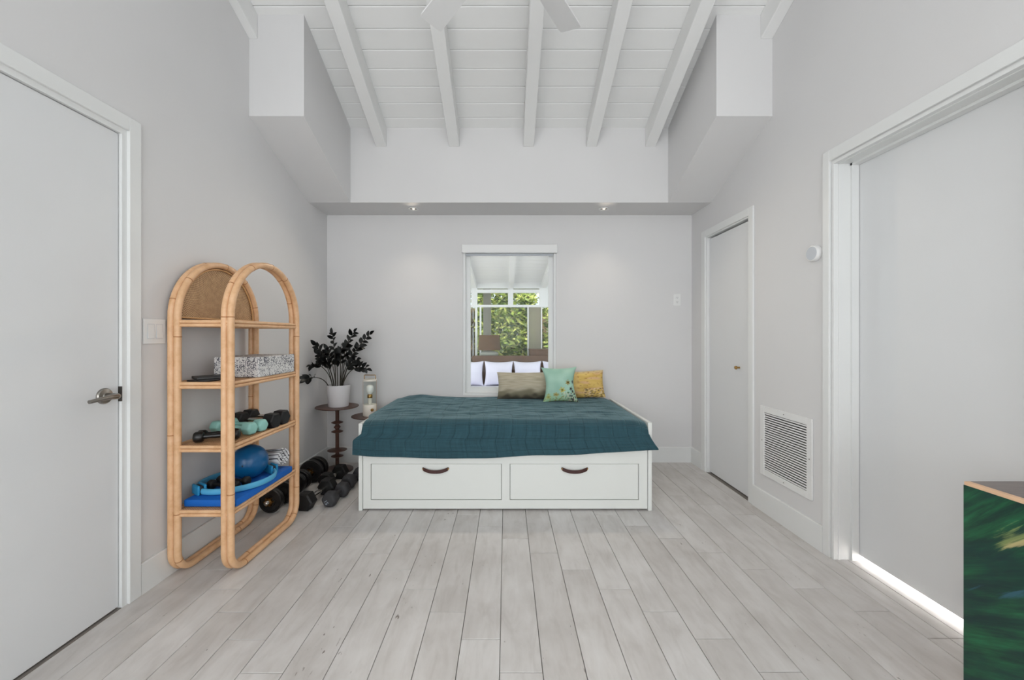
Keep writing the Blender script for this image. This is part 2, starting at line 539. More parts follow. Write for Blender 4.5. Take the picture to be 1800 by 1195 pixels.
def holed(bm, u0, u1, v0, v1, holes, mk):
    us = sorted({u0, u1, *[h[0] for h in holes], *[h[1] for h in holes]})
    vs = sorted({v0, v1, *[h[2] for h in holes], *[h[3] for h in holes]})
    for a, b in zip(us, us[1:]):
        run = None
        for c, d in zip(vs, vs[1:]):
            um, vm = (a + b) / 2, (c + d) / 2
            solid = not any(h[0] < um < h[1] and h[2] < vm < h[3] for h in holes)
            if solid:
                run = (run[0], d) if run else (c, d)
            if not solid and run:
                mk(bm, a, b, *run); run = None
        if run: mk(bm, a, b, *run)
    return bm

# ------------------------------------------------------------------ room dimensions
XL, XR, YB, YR = -1.701, 1.760, 3.730, -3.0
WT = 0.15
CS = 0.44                              # ceiling slope
YS, ZS = 3.376, 2.983                  # soffit face / ceiling height there
RIDGE = 0.55
def zc(y):
    return ZS + (YS - y) * CS if y >= RIDGE else ZS + (YS - RIDGE) * CS - (RIDGE - y) * CS * 0.8

# ---- floor: dark bed joint + single planks
fl = struct('floor', box_bm(XL - WT - 0.05, XR + WT + 0.02, YR, YB, -0.06, -0.012), 'grout', label='pale grey wood-look plank floor of the room', cat='floor')
PW, PL = 0.1544, 0.922
XO, YO = -0.024, 0.6234 * 3.73
plank_cache = {}
def plank(x0, x1, y0, y1):
    g = 0.0012
    w, l = round(x1 - x0, 4), round(y1 - y0, 4)
    if w < 0.012 or l < 0.012: return
    key = (w, l)
    if key not in plank_cache:
        bm = box_bm(-w / 2 + g, w / 2 - g, -l / 2 + g, l / 2 - g, -0.012, 0.0, 0.0012, 1)
        plank_cache[key] = finish(bm, 'plank')
    obj('plank', plank_cache[key], 'floor_plank', fl, loc=((x0 + x1) / 2, (y0 + y1) / 2, 0))
k0 = math.floor((XL - XO) / PW); k1 = math.ceil((XR - XO) / PW)
for k in range(k0, k1):
    a, b = max(XL, XO + k * PW), min(XR, XO + (k + 1) * PW)
    yj = YO - k * 0.0411 * 3.73
    n0 = math.floor((YR - yj) / PL)
    for n in range(n0, n0 + 10):
        c, d = max(YR, yj + n * PL), min(YB, yj + (n + 1) * PL)
        if d > c: plank(a, b, c, d)
# planks running on into the wide doorway
for k in range(k1 - 1, k1 + 4):
    a, b = max(XR, XO + k * PW), min(2.25, XO + (k + 1) * PW)
    yj = YO - k * 0.0411 * 3.73
    for n in range(-3, 4):
        c, d = max(1.20, yj + n * PL), min(2.122, yj + (n + 1) * PL)
        if d > c and b > a: plank(a, b, c, d)

for (a, b) in ((XL - 0.06, XL), (XR, XR + 0.06)):
    y0, y1 = ((0.83, 1.755) if a < 0 else (2.845, 3.46))
    struct('trim_%d' % (4 if a < 0 else 5), box_bm(a, b, y0, y1, -0.012, 0.0005), 'grout', label='grey sill under the %s door' % ('left' if a < 0 else 'closet'), cat='trim')
# ---- walls
WIN = (-0.412, 0.474, 0.632, 2.045)     # back window opening x0,x1,z0,z1
def mkb(bm, a, b, c, d): add_box(bm, a, b, YB, YB + WT, c, d)
struct('wall_back', holed(bmn(), XL - WT, XR + WT, 0, 4.4, [WIN], mkb), 'wall_paint', label='white back wall with the narrow window', cat='wall')

D1 = (0.85, 1.733, 0.0, 2.092)          # left door  y0,y1,z0,z1 (slab)
J = 0.026
def mkl(bm, a, b, c, d): add_box(bm, XL - WT, XL, a, b, c, d)
SWL = (-1.95, -0.45, 1.05, 2.25)
bm = holed(bmn(), YR - WT, YB, 0, 4.4, [(D1[0] - J, D1[1] + J, 0.0, D1[3] + J), SWL], mkl)
add_box(bm, XL - WT - 0.05, XL - WT, D1[0] - 0.1, D1[1] + 0.1, -0.06, D1[3] + 0.1)  # backing added behind the door opening to keep outside light out
struct('wall_left', bm, 'wall_paint', label='white left wall behind the rattan shelf', cat='wall')

D2 = (2.861, 3.445, 0.012, 2.045)       # closet door
D3 = (1.20, 2.122, 0.0, 2.138)          # wide doorway
GR = (2.252, 2.712, 0.252, 0.722)       # return air grille outer
def mkr(bm, a, b, c, d): add_box(bm, XR, XR + WT, a, b, c, d)
bm = holed(bmn(), YR - WT, YB, 0, 4.4,
           [(D2[0] - 0.018, D2[1] + 0.018, 0.0, D2[3] + 0.03), D3, (GR[0] + .03, GR[1] - .03, GR[2] + .03, GR[3] - .03), SWL], mkr)
add_box(bm, XR + WT, XR + WT + 0.05, D2[0] - 0.1, D2[1] + 0.1, -0.06, D2[3] + 0.1)  # closet backing, added to stop light leaking in around the door
struct('wall_right', bm, 'wall_paint', label='white right wall with closet door and wide doorway', cat='wall')

RW = (-1.45, 1.45, 0.05, 2.35)
def mkrr(bm, a, b, c, d): add_box(bm, a, b, YR - WT, YR, c, d)
struct('wall_rear', holed(bmn(), XL, XR, 0, 4.4, [RW], mkrr), 'wall_paint', label='white wall behind the camera with glazed doors', cat='wall')

# glazing behind the camera (rear doors and two side windows added for fill light)
def glazing(name, label, plane, u0, u1, z0, z1, cols, off):
    r = struct_root(name, label, 'window')
    def bar(nm, a, b, c, d, t, mat):
        if plane == 'y': bmx = box_bm(a, b, off - t, off + t, c, d)
        else: bmx = box_bm(off - t, off + t, a, b, c, d)
        obj(nm, bmx, mat, r)
    f = 0.05
    bar('frame', u0, u0 + f, z0, z1, 0.03, 'trim_paint'); bar('frame', u1 - f, u1, z0, z1, 0.03, 'trim_paint')
    bar('frame', u0 + f, u1 - f, z0, z0 + f, 0.03, 'trim_paint'); bar('frame', u0 + f, u1 - f, z1 - f, z1, 0.03, 'trim_paint')
    w = (u1 - u0 - 2 * f) / cols
    for i in range(cols):
        a = u0 + f + i * w
        if i: bar('mullion', a - 0.02, a + 0.02, z0 + f, z1 - f, 0.025, 'trim_paint')
        bar('pane', a + (0.02 if i else 0), a + w - (0.02 if i < cols - 1 else 0), z0 + f, z1 - f, 0.003, 'glass')
    return r
glazing('window_2', 'white framed glass doors behind the camera', 'y', *RW, 3, YR - 0.08)
glazing('window_3', 'added side window out of view in the left wall', 'x', *SWL, 2, XL - 0.08)
glazing('window_4', 'added side window out of view in the right wall', 'x', *SWL, 2, XR + 0.08)

# ---- ceiling: slab, boards, beams, soffit boxes
bm = bmn()
prof = [(RIDGE, zc(RIDGE) + 0.02), (YB + 0.2, zc(YB + 0.2) + 0.02), (YB + 0.2, zc(YB + 0.2) + 0.16), (RIDGE, zc(RIDGE) + 0.18)]
add_prism(bm, prof, 0, XL - 0.4, XR + 0.4)
prof = [(RIDGE, zc(RIDGE)), (RIDGE, zc(RIDGE) + 0.18), (-5.4, zc(-5.4) + 0.16), (-5.4, zc(-5.4))]  # rear slope carried past the wall as an added eave blocking the sun
add_prism(bm, prof, 0, XL - 0.4, XR + 0.4)
ceil = struct('ceiling', bm, 'ceiling_paint', label='white sloped board ceiling with exposed beams', cat='ceiling')
BW = 0.1223
yb = 0.6854 * 3.73 - 10 * BW * 1.0
k = 0
while True:
    y0 = 0.6854 * 3.73 - 16 * BW + k * BW; y1 = y0 + BW
    k += 1
    if y0 > YS: break
    if y1 < RIDGE + 0.02: continue
    y0 = max(y0, RIDGE); y1 = min(y1, YS + 0.02)
    g = 0.0012; c = 0.004
    # tongue-and-groove board, chamfered long edges
    def p(y, dz): return (y, zc(y) + dz)
    prof = [p(y0 + g, 0.02), p(y0 + g, c), p(y0 + g + c, 0), p(y1 - g - c, 0), p(y1 - g, c), p(y1 - g, 0.02)]
    obj('board', add_prism(bmn(), prof, 0, XL, XR), 'ceiling_paint', ceil)
BD = 0.162; BWD = 0.09
def beam(x0, x1, ya, yb_):
    prof = [(ya, zc(ya)), (yb_, zc(yb_)), (yb_, zc(yb_) - BD), (ya, zc(ya) - BD)]
    b_ = add_prism(bmn(), prof, 0, x0, x1)
    bmesh.ops.bevel(b_, geom=list(b_.edges), offset=0.003, segments=1, affect='EDGES')
    obj('beam', b_, 'beam_paint', ceil)
for cx in (-1.073, -0.447, 0.191, 0.7306, 1.2364):
    beam(cx - BWD / 2, cx + BWD / 2, RIDGE + 0.03, YS)
beam(XL, XL + 0.055, RIDGE + 0.03, 2.60); beam(XR - 0.078, XR, RIDGE + 0.03, 2.60)
bm = box_bm(XL, XR, RIDGE - 0.05, RIDGE + 0.06, zc(RIDGE) - 0.3, zc(RIDGE))
obj('ridge_beam', bm, 'beam_paint', ceil)
# back soffit and sloped side boxes
ZU = 2.343
bm = box_bm(XL, XR, YS, YB, ZU, zc(YS) + 0.05)
obj('soffit', bm, 'wall_paint', ceil)
def sidebox(x0, x1):
    prof = [(YS, ZU), (YS, zc(YS) + 0.03), (2.60, zc(2.60) + 0.03), (2.60, 2.653)]
    obj('soffit_box', add_prism(bmn(), prof, 0, x0, x1), 'wall_paint', ceil)
sidebox(XL, -1.339); sidebox(1.3905, XR)

# ---- baseboards
BH, BT = 0.145, 0.014
def base(name, bm, label): struct(name, bm, 'trim_paint', label=label, cat='baseboard')
def bprof_x(bm, x0, sgn, y0, y1):
    prof = [(x0, 0), (x0 + sgn * BT, 0), (x0 + sgn * BT, BH - 0.004), (x0 + sgn * (BT - 0.004), BH), (x0, BH)]
    bmx = add_prism(bm, [(p[0], p[1]) for p in prof], 1, y0, y1)
bm = bmn(); bprof_x(bm, XL, 1, 1.817, YB); bprof_x(bm, XL, 1, YR, 0.76); base('baseboard_left', bm, 'white baseboard along the left wall')
bm = bmn(); bprof_x(bm, XR, -1, 2.172, 2.789); bprof_x(bm, XR, -1, 3.526, YB); bprof_x(bm, XR, -1, YR, 1.14); base('baseboard_right', bm, 'white baseboard along the right wall')
bm = bmn(); add_prism(bm, [(YB, 0), (YB - BT, 0), (YB - BT, BH - 0.004), (YB - BT + 0.004, BH), (YB, BH)], 0, XL + BT, XR - BT); base('baseboard_back', bm, 'white baseboard along the back wall')

# ---- door 1 (left): slab, casing, lever
tr = struct('trim_1', None or (lambda: (
    lambda b: (add_box(b, XL - 0.03, XL + 0.015, D1[1] + J, 1.816, 0, 2.18, 0.002, 1),
               add_box(b, XL - 0.03, XL + 0.015, 0.765, D1[0] - J, 0, 2.18, 0.002, 1),
               add_box(b, XL - 0.03, XL + 0.015, D1[0] - J, D1[1] + J, D1[3] + J, 2.18, 0.002, 1),
               add_box(b, XL - 0.12, XL + 0.003, D1[1] + 0.003, D1[1] + J, 0, D1[3] + J),
               add_box(b, XL - 0.12, XL + 0.003, D1[0] - J, D1[0] - 0.003, 0, D1[3] + J),
               add_box(b, XL - 0.12, XL + 0.003, D1[0] - 0.003, D1[1] + 0.003, D1[3] + 0.003, D1[3] + J), b)[-1])(bmn()))(),
    'trim_paint', label='white casing around the left door', cat='trim')
d1 = struct_root('door_1', 'flat white door with steel lever on the left wall', 'door', (XL, D1[1], 0))
obj('door_leaf', box_bm(-0.052, -0.010, D1[0] - D1[1], 0, 0.008, D1[3], 0.0015, 1), 'door_paint', d1)
lv = obj('lever_handle', add_lathe(bmn(), [(0.0, 0.0), (0.034, 0.0), (0.034, 0.004), (0.030, 0.009), (0.014, 0.011), (0.0125, 0.013)], 28, axis='X'), 'steel', d1, 40, loc=(-0.010, -0.062, 0.945))
pts = [(0.010, 0, 0), (0.05, 0, 0), (0.060, -0.004, 0), (0.066, -0.014, 0.0), (0.067, -0.04, 0.001), (0.066, -0.075, -0.001), (0.062, -0.118, -0.006)]
obj('lever', add_tube(bmn(), pts, [0.0125, 0.0125, 0.0125, 0.0115, 0.0095, 0.0085, 0.0075], 14), 'steel', lv, 50)
obj('strike_plate', box_bm(-0.052, 0.0035, 0.0005, 0.004, 0.912, 0.978), 'steel_dark', d1)

# ---- door 2 (closet)
b = bmn()
add_box(b, XR - 0.012, XR + 0.02, 3.463, 3.525, 0, 2.125, 0.002, 1)
add_box(b, XR - 0.012, XR + 0.02, 2.789, 2.843, 0, 2.125, 0.002, 1)
add_box(b, XR - 0.012, XR + 0.02, 2.843, 3.463, 2.068, 2.125, 0.002, 1)
add_box(b, XR, XR + 0.12, 3.447, 3.463, 0, 2.068); add_box(b, XR, XR + 0.12, 2.843, 2.859, 0, 2.068)
add_box(b, XR, XR + 0.12, 2.859, 3.447, 2.058, 2.068)
struct('trim_2', b, 'trim_paint', label='white casing around the closet door', cat='trim')
d2 = struct_root('door_2', 'narrow flat white closet door with small brass knob', 'door', (XR, 0, 0))
obj('door_leaf', box_bm(0.022, 0.056, D2[0], D2[1], D2[2], D2[3], 0.0015, 1), 'door_paint', d2)
obj('knob', add_lathe(bmn(), [(0.0, 0.002), (0.008, 0.002), (0.006, -0.012), (0.0075, -0.017), (0.013, -0.022), (0.0145, -0.028), (0.012, -0.034), (0.0, -0.036)], 20, axis='X'), 'brass', d2, 50, loc=(0.022, 3.003, 0.956))

# ---- door 3 (wide doorway on the right) and lit annex behind
b = bmn()
add_box(b, XR - 0.014, XR + 0.01, 2.126, 2.171, 0, 2.205, 0.002, 1)
add_box(b, XR - 0.014, XR + 0.01, 1.14, 1.185, 0, 2.205, 0.002, 1)
add_box(b, XR - 0.014, XR + 0.01, 1.185, 2.126, 2.145, 2.205, 0.002, 1)
add_box(b, XR - 0.004, XR + WT, 2.108, 2.122, 0, 2.138); add_box(b, XR - 0.004, XR + WT, 1.20, 1.214, 0, 2.138)
add_box(b, XR - 0.004, XR + WT, 1.214, 2.108, 2.124, 2.138)
add_box(b, XR + 0.085, XR + 0.122, 2.096, 2.108, 0, 2.124); add_box(b, XR + 0.085, XR + 0.122, 1.214, 2.108, 2.112, 2.124)
add_box(b, XR + 0.020, XR + 0.030, 2.1045, 2.108, 0, 2.124); add_box(b, XR + 0.020, XR + 0.030, 1.214, 2.108, 2.1205, 2.124)
struct('trim_3', b, 'trim_paint', label='white casing and jamb of the wide right doorway', cat='trim')
d3 = struct_root('door_3', 'wide flat white door with bright light under it', 'door', (XR + 0.125, 0, 0))
obj('door_leaf', box_bm(0.0, 0.04, 1.16, 2.140, 0.030, 2.15, 0.0015, 1), 'door_paint', d3)
b = bmn()
add_box(b, XR + WT, 4.0, 2.22, 2.32, -0.06, 2.7); add_box(b, XR + WT, 4.0, 0.8, 0.9, -0.06, 2.7)
add_box(b, 3.9, 4.0, 0.9, 2.22, -0.06, 2.7); add_box(b, XR + WT, 3.9, 0.9, 2.22, 2.6, 2.7)
add_box(b, XR, 3.9, 0.9, 2.22, -0.06, -0.012)
struct('wall_annex', b, 'wall_paint', label='white walls of the lit room behind the wide door', cat='wall')

# ---- window 1 in the back wall
w1 = struct_root('window_1', 'narrow white window in the back wall looking into the sunroom', 'window', (0, YB, 0))
x0, x1, z0, z1 = WIN
obj('blind_cassette', box_bm(x0 - 0.008, x1 + 0.006, -0.035, -0.001, z1 - 0.065, z1 + 0.014, 0.003, 1), 'plastic_white', w1)
def rect_frame(bm, a, b_, c, d, w, y0, y1, wb=None):
    wb = wb or w
    add_box(bm, a, a + w, y0, y1, c, d); add_box(bm, b_ - w, b_, y0, y1, c, d)
    add_box(bm, a + w, b_ - w, y0, y1, c, c + wb); add_box(bm, a + w, b_ - w, y0, y1, d - w, d)
    return bm
obj('frame', rect_frame(bmn(), x0, x1, z0, z1, 0.022, 0.012, 0.14), 'trim_paint', w1)
obj('sash', rect_frame(bmn(), x0 + 0.022, x1 - 0.022, z0 + 0.022, z1 - 0.022, 0.044, 0.06, 0.10, 0.050), 'trim_paint', w1)
obj('pane', box_bm(x0 + 0.066, x1 - 0.066, 0.078, 0.082, z0 + 0.072, z1 - 0.066), 'glass', w1)
obj('blind_rail', box_bm(x0 + 0.025, x1 - 0.025, 0.012, 0.03, z1 - 0.085, z1 - 0.066, 0.003, 1), 'plastic_grey', w1)

# ---- return air grille
g = thing('return_air_grille', 'white square louvred air vent low on the right wall', 'vent', (XR, (GR[0] + GR[1]) / 2, (GR[2] + GR[3]) / 2))
hw = (GR[1] - GR[0]) / 2; hh = (GR[3] - GR[2]) / 2; fw = 0.042
b = bmn()
add_box(b, -0.009, 0, -hw, -hw + fw, -hh, hh, 0.002, 1); add_box(b, -0.009, 0, hw - fw, hw, -hh, hh, 0.002, 1)
add_box(b, -0.009, 0, -hw + fw, hw - fw, -hh, -hh + fw, 0.002, 1); add_box(b, -0.009, 0, -hw + fw, hw - fw, hh - fw, hh, 0.002, 1)
obj('frame', b, 'plastic_white', g)
b = box_bm(0.10, 0.105, -hw + fw, hw - fw, -hh + fw, hh - fw)
e_ = 0.008
add_box(b, 0.001, 0.10, -hw + fw - e_, -hw + fw, -hh + fw, hh - fw); add_box(b, 0.001, 0.10, hw - fw, hw - fw + e_, -hh + fw, hh - fw)
add_box(b, 0.001, 0.10, -hw + fw - e_, hw - fw + e_, -hh + fw - e_, -hh + fw); add_box(b, 0.001, 0.10, -hw + fw - e_, hw - fw + e_, hh - fw, hh - fw + e_)
obj('duct', b, 'duct_dark', g)
nsl = 25
slme = finish(add_prism(bmn(), [(-0.006, -0.0042), (-0.006, 0.0046), (0.012, -0.0010), (0.012, -0.0050)], 1, -hw + fw, hw - fw), 'slat')
for i in range(nsl):
    obj('slat', slme, 'plastic_white', g, loc=(0, 0, -hh + fw + (i + 0.5) * (2 * hh - 2 * fw) / nsl))
for (yy, zz) in ((0, hh - 0.02), (0, -hh + 0.02), (-hw + 0.02, 0), (hw - 0.02, 0)):
    obj('screw', add_lathe(bmn(), [(0, -0.0105), (0.003, -0.010), (0.0035, -0.009), (0.0035, -0.007)], 10, axis='X'), 'steel_dark', g, 40, loc=(0, yy, zz))

# ---- thermostat, outlet, switch, recessed lights
t = thing('wall_sensor', 'round white sensor on the right wall beside the doorway', 'sensor', (XR, 2.232, 1.668))
obj('body', add_lathe(bmn(), [(0, 0), (0.044, 0), (0.045, -0.004), (0.045, -0.022), (0.042, -0.027), (0.036, -0.028)], 36, axis='X'), 'plastic_white', t, 40)
obj('face', add_lathe(bmn(), [(0.0, -0.0285), (0.038, -0.0285), (0.039, -0.027)], 36, axis='X', cap=False), 'plastic_grey', t, 40)
t = thing('wall_outlet', 'small white double outlet on the back wall', 'outlet', (1.62, YB, 1.539))
obj('cover_plate', box_bm(-0.035, 0.035, -0.006, 0, -0.057, 0.057, 0.003, 2), 'plastic_white', t)
for s in (-1, 1):
    r_ = obj('receptacle', box_bm(-0.016, 0.016, -0.008, -0.005, s * 0.021 - 0.014, s * 0.021 + 0.014, 0.002, 1), 'plastic_white', t)
    for q in (-1, 1):
        obj('slot', box_bm(q * 0.006 - 0.0011, q * 0.006 + 0.0011, -0.0084, -0.0075, s * 0.021 - 0.002, s * 0.021 + 0.006), 'slot_dark', r_)
    obj('slot', box_bm(-0.002, 0.002, -0.0084, -0.0075, s * 0.021 - 0.010, s * 0.021 - 0.006), 'slot_dark', r_)
t = thing('light_switch', 'white double rocker switch between the left door and the shelf', 'switch', (XL, 1.896, 1.222))
obj('cover_plate', box_bm(0, 0.007, -0.06, 0.06, -0.06, 0.06, 0.003, 2), 'plastic_white', t)
for s in (-1, 1):
    bmx = add_prism(bmn(), [(0.006, -0.033), (0.0115, -0.033), (0.0085, 0.0), (0.0075, 0.033), (0.006, 0.033)], 1, s * 0.023 - 0.0165, s * 0.023 + 0.0165)
    obj('rocker', bmx, 'plastic_white', t)
    obj('rocker_gap', box_bm(0.006, 0.0074, s * 0.023 - 0.0185, s * 0.023 + 0.0185, -0.035, 0.035), 'plastic_grey', t)
def downlight(x, y, label):
    t = thing('recessed_light', label, 'ceiling light', (x, y, ZU), group='recessed lights in the soffit')
    obj('trim_ring', add_lathe(bmn(), [(0.045, 0.0), (0.046, -0.004), (0.042, -0.006), (0.032, -0.002), (0.031, 0.0)], 32, cap=False), 'plastic_white', t, 50)
    obj('lens', add_lathe(bmn(), [(0.0, -0.0005), (0.031, -0.0008), (0.0315, 0.0)], 24, cap=False), 'steel', t)
    obj('bulb', add_lathe(bmn(), [(0.0, -0.006), (0.008, -0.005), (0.011, -0.001)], 16, cap=False), 'downlight_lens', t, 60)
    l = bpy.data.lights.new('downlight', 'SPOT'); l.energy = 20.0; l.color = (1, 0.87, 0.70); l.spot_size = math.radians(140); l.spot_blend = 1.0; l.shadow_soft_size = 0.03
    o = bpy.data.objects.new('downlight', l); COL.objects.link(o); o.location = (0, 0, -0.02); o.parent = t; o.rotation_euler = Vector((0, -0.75, -1)).to_track_quat('-Z', 'Y').to_euler()
downlight(-0.837, 0.95 * 3.73, 'small recessed spotlight in the soffit to the left of the window')
downlight(0.880, 0.95 * 3.73, 'small recessed spotlight in the soffit to the right of the window')

# ------------------------------------------------------------------ ceiling fan
fan = thing('ceiling_fan', 'white five-blade ceiling fan hanging from the sloped ceiling', 'fan', (0.0, 1.49, 2.754))
zt = zc(1.49) - 2.754
obj('motor', add_lathe(bmn(), [(0, -0.09), (0.05, -0.088), (0.075, -0.075), (0.085, -0.05), (0.115, -0.03), (0.12, 0.02), (0.10, 0.06), (0.05, 0.085), (0.018, 0.09)], 40), 'fan_white', fan, 40)
obj('downrod', add_lathe(bmn(), [(0.013, 0.085), (0.013, zt - 0.04)], 16), 'fan_white', fan, 40)
obj('canopy', add_lathe(bmn(), [(0.013, zt - 0.10), (0.04, zt - 0.095), (0.068, zt - 0.06), (0.07, zt + 0.04)], 32), 'fan_white', fan, 40)
def blade_mesh():
    bm = bmn()
    n = 16; R0, R1 = 0.13, 0.60
    top = []; bot = []
    out = []
    hw0, hw1 = 0.048, 0.058
    side = [(R0, -hw0)] + [(R0 + (R1 - 0.02 - R0) * i / 6, -(hw0 + (hw1 - hw0) * i / 6)) for i in range(1, 7)]
    side += [(R1 - 0.003, -hw1 + 0.003), (R1, -hw1 + 0.010)]
    pts = side + [(x, -y) for x, y in side[::-1]]
    tilt = math.radians(11)
    A = [bm.verts.new((x, y * math.cos(tilt), y * math.sin(tilt) + 0.004)) for x, y in pts]
    B = [bm.verts.new((x, y * math.cos(tilt), y * math.sin(tilt) - 0.004)) for x, y in pts]
    bm.faces.new(A); bm.faces.new(B[::-1])
    for i in range(len(pts)):
        j = (i + 1) % len(pts); bm.faces.new((A[j], A[i], B[i], B[j]))
    bmesh.ops.recalc_face_normals(bm, faces=bm.faces)
    return finish(bm, 'blade')
bme = blade_mesh()
ime = finish(add_box(bmn(), 0.09, 0.2, -0.016, 0.016, -0.012, -0.006, 0.002, 1), 'blade_iron')
for i in range(5):
    a = PI / 2 + math.radians(39) - i * 2 * PI / 5
    o = obj('blade', bme, 'fan_white', fan); o.rotation_euler = (0, 0, a)
    o = obj('blade_iron', ime, 'fan_white', fan); o.rotation_euler = (0, 0, a)

# ------------------------------------------------------------------ daybed
BX0, BX1, BY0, BY1 = -1.013, 0.998, 2.692, 3.71
bed = thing('daybed', 'white wooden daybed with two drawers under the window', 'bed', (0, BY0, 0))
pt = 0.026
obj('side_panel', box_bm(BX0, BX0 + pt, 0, BY1 - BY0, 0, 0.598, 0.003, 2), 'bed_white', bed)
obj('side_panel', box_bm(BX1 - pt, BX1, 0, BY1 - BY0, 0, 0.606, 0.003, 2), 'bed_white', bed)
obj('back_panel', box_bm(BX0 + pt, BX1 - pt, BY1 - BY0 - 0.02, BY1 - BY0, 0.02, 0.56), 'bed_white', bed)
DR = [(-0.929, -0.034, 0.073, 0.316), (0.027, 0.908, 0.081, 0.323)]
DR = [(-0.929, -0.034, 0.075, 0.318), (0.027, 0.908, 0.075, 0.318)]
def mkf(bm, a, b_, c, d): add_box(bm, a, b_, 0.008, 0.028, c, d)
obj('front_frame', holed(bmn(), BX0 + pt + 0.003, BX1 - pt - 0.003, 0.012, 0.47, [(a - .003, b_ + .003, c - .003, d + .003) for a, b_, c, d in DR], mkf), 'bed_white', bed)
obj('slat_base', box_bm(BX0 + pt, BX1 - pt, 0.03, BY1 - BY0 - 0.02, 0.40, 0.43), 'bed_white', bed)
for (a, b_, c, d) in DR:
    dr = obj('drawer', box_bm(a, b_, 0.011, 0.029, c, d, 0.0015, 1), 'bed_white', bed)
    obj('drawer_box', box_bm(a - .002, b_ + .002, 0.032, 0.6, c - .002, d), 'bed_shadow_gap', dr)
    hx = (a + b_) / 2 + (-0.004 if a < 0 else 0.002); hz = d - 0.030
    # leather strap, sagging between two brass pins
    bm = bmn(); n = 22; L = 0.092; rings = []
    for i in range(n + 1):
        s = -1 + 2 * i / n
        x = hx + s * L; z = hz - 0.020 * (1 - s * s) + 0.001
        w = 0.0118
        if abs(s) > 0.93: w *= math.sqrt(max(0.05, 1 - ((abs(s) - 0.93) / 0.075) ** 2))
        yy = 0.011 - 0.003 - 0.016 * (1 - s ** 4)
        rings.append([bm.verts.new((x, yy + dy, z + dz)) for dy, dz in ((-0.002, -w), (-0.002, w), (0.002, w), (0.002, -w))])
    for r0, r1 in zip(rings, rings[1:]):
        for q in range(4):
            bm.faces.new((r0[q], r0[(q + 1) % 4], r1[(q + 1) % 4], r1[q]))
    bm.faces.new(rings[0]); bm.faces.new(rings[-1][::-1])
    bmesh.ops.recalc_face_normals(bm, faces=bm.faces)
    h = obj('handle', bm, 'leather', dr, 40); h['label'] = 'dark brown leather strap handle'
    for s in (-1, 1):
        obj('handle_pin', add_lathe(bmn(), [(0, -0.0035), (0.0055, -0.003), (0.0072, -0.001), (0.0072, 0.006)], 16, axis='Y'), 'brass', dr, 50, loc=(hx + s * (L - 0.008), 0.0045, hz - 0.020 * (1 - ((L - .008) / L) ** 2) + 0.001))
MZ = 0.60
mt = obj('mattress', box_bm(BX0 + pt + 0.01, BX1 - pt - 0.01, 0.035, BY1 - BY0 - 0.03, 0.432, MZ, 0.03, 3), 'mattress_white')
tag(mt, 'white mattress under the teal quilt on the daybed', 'mattress'); mt.location = (0, BY0, 0)

def sstep(a, b, x):
    t = max(0, min(1, (x - a) / (b - a))); return t * t * (3 - 2 * t)
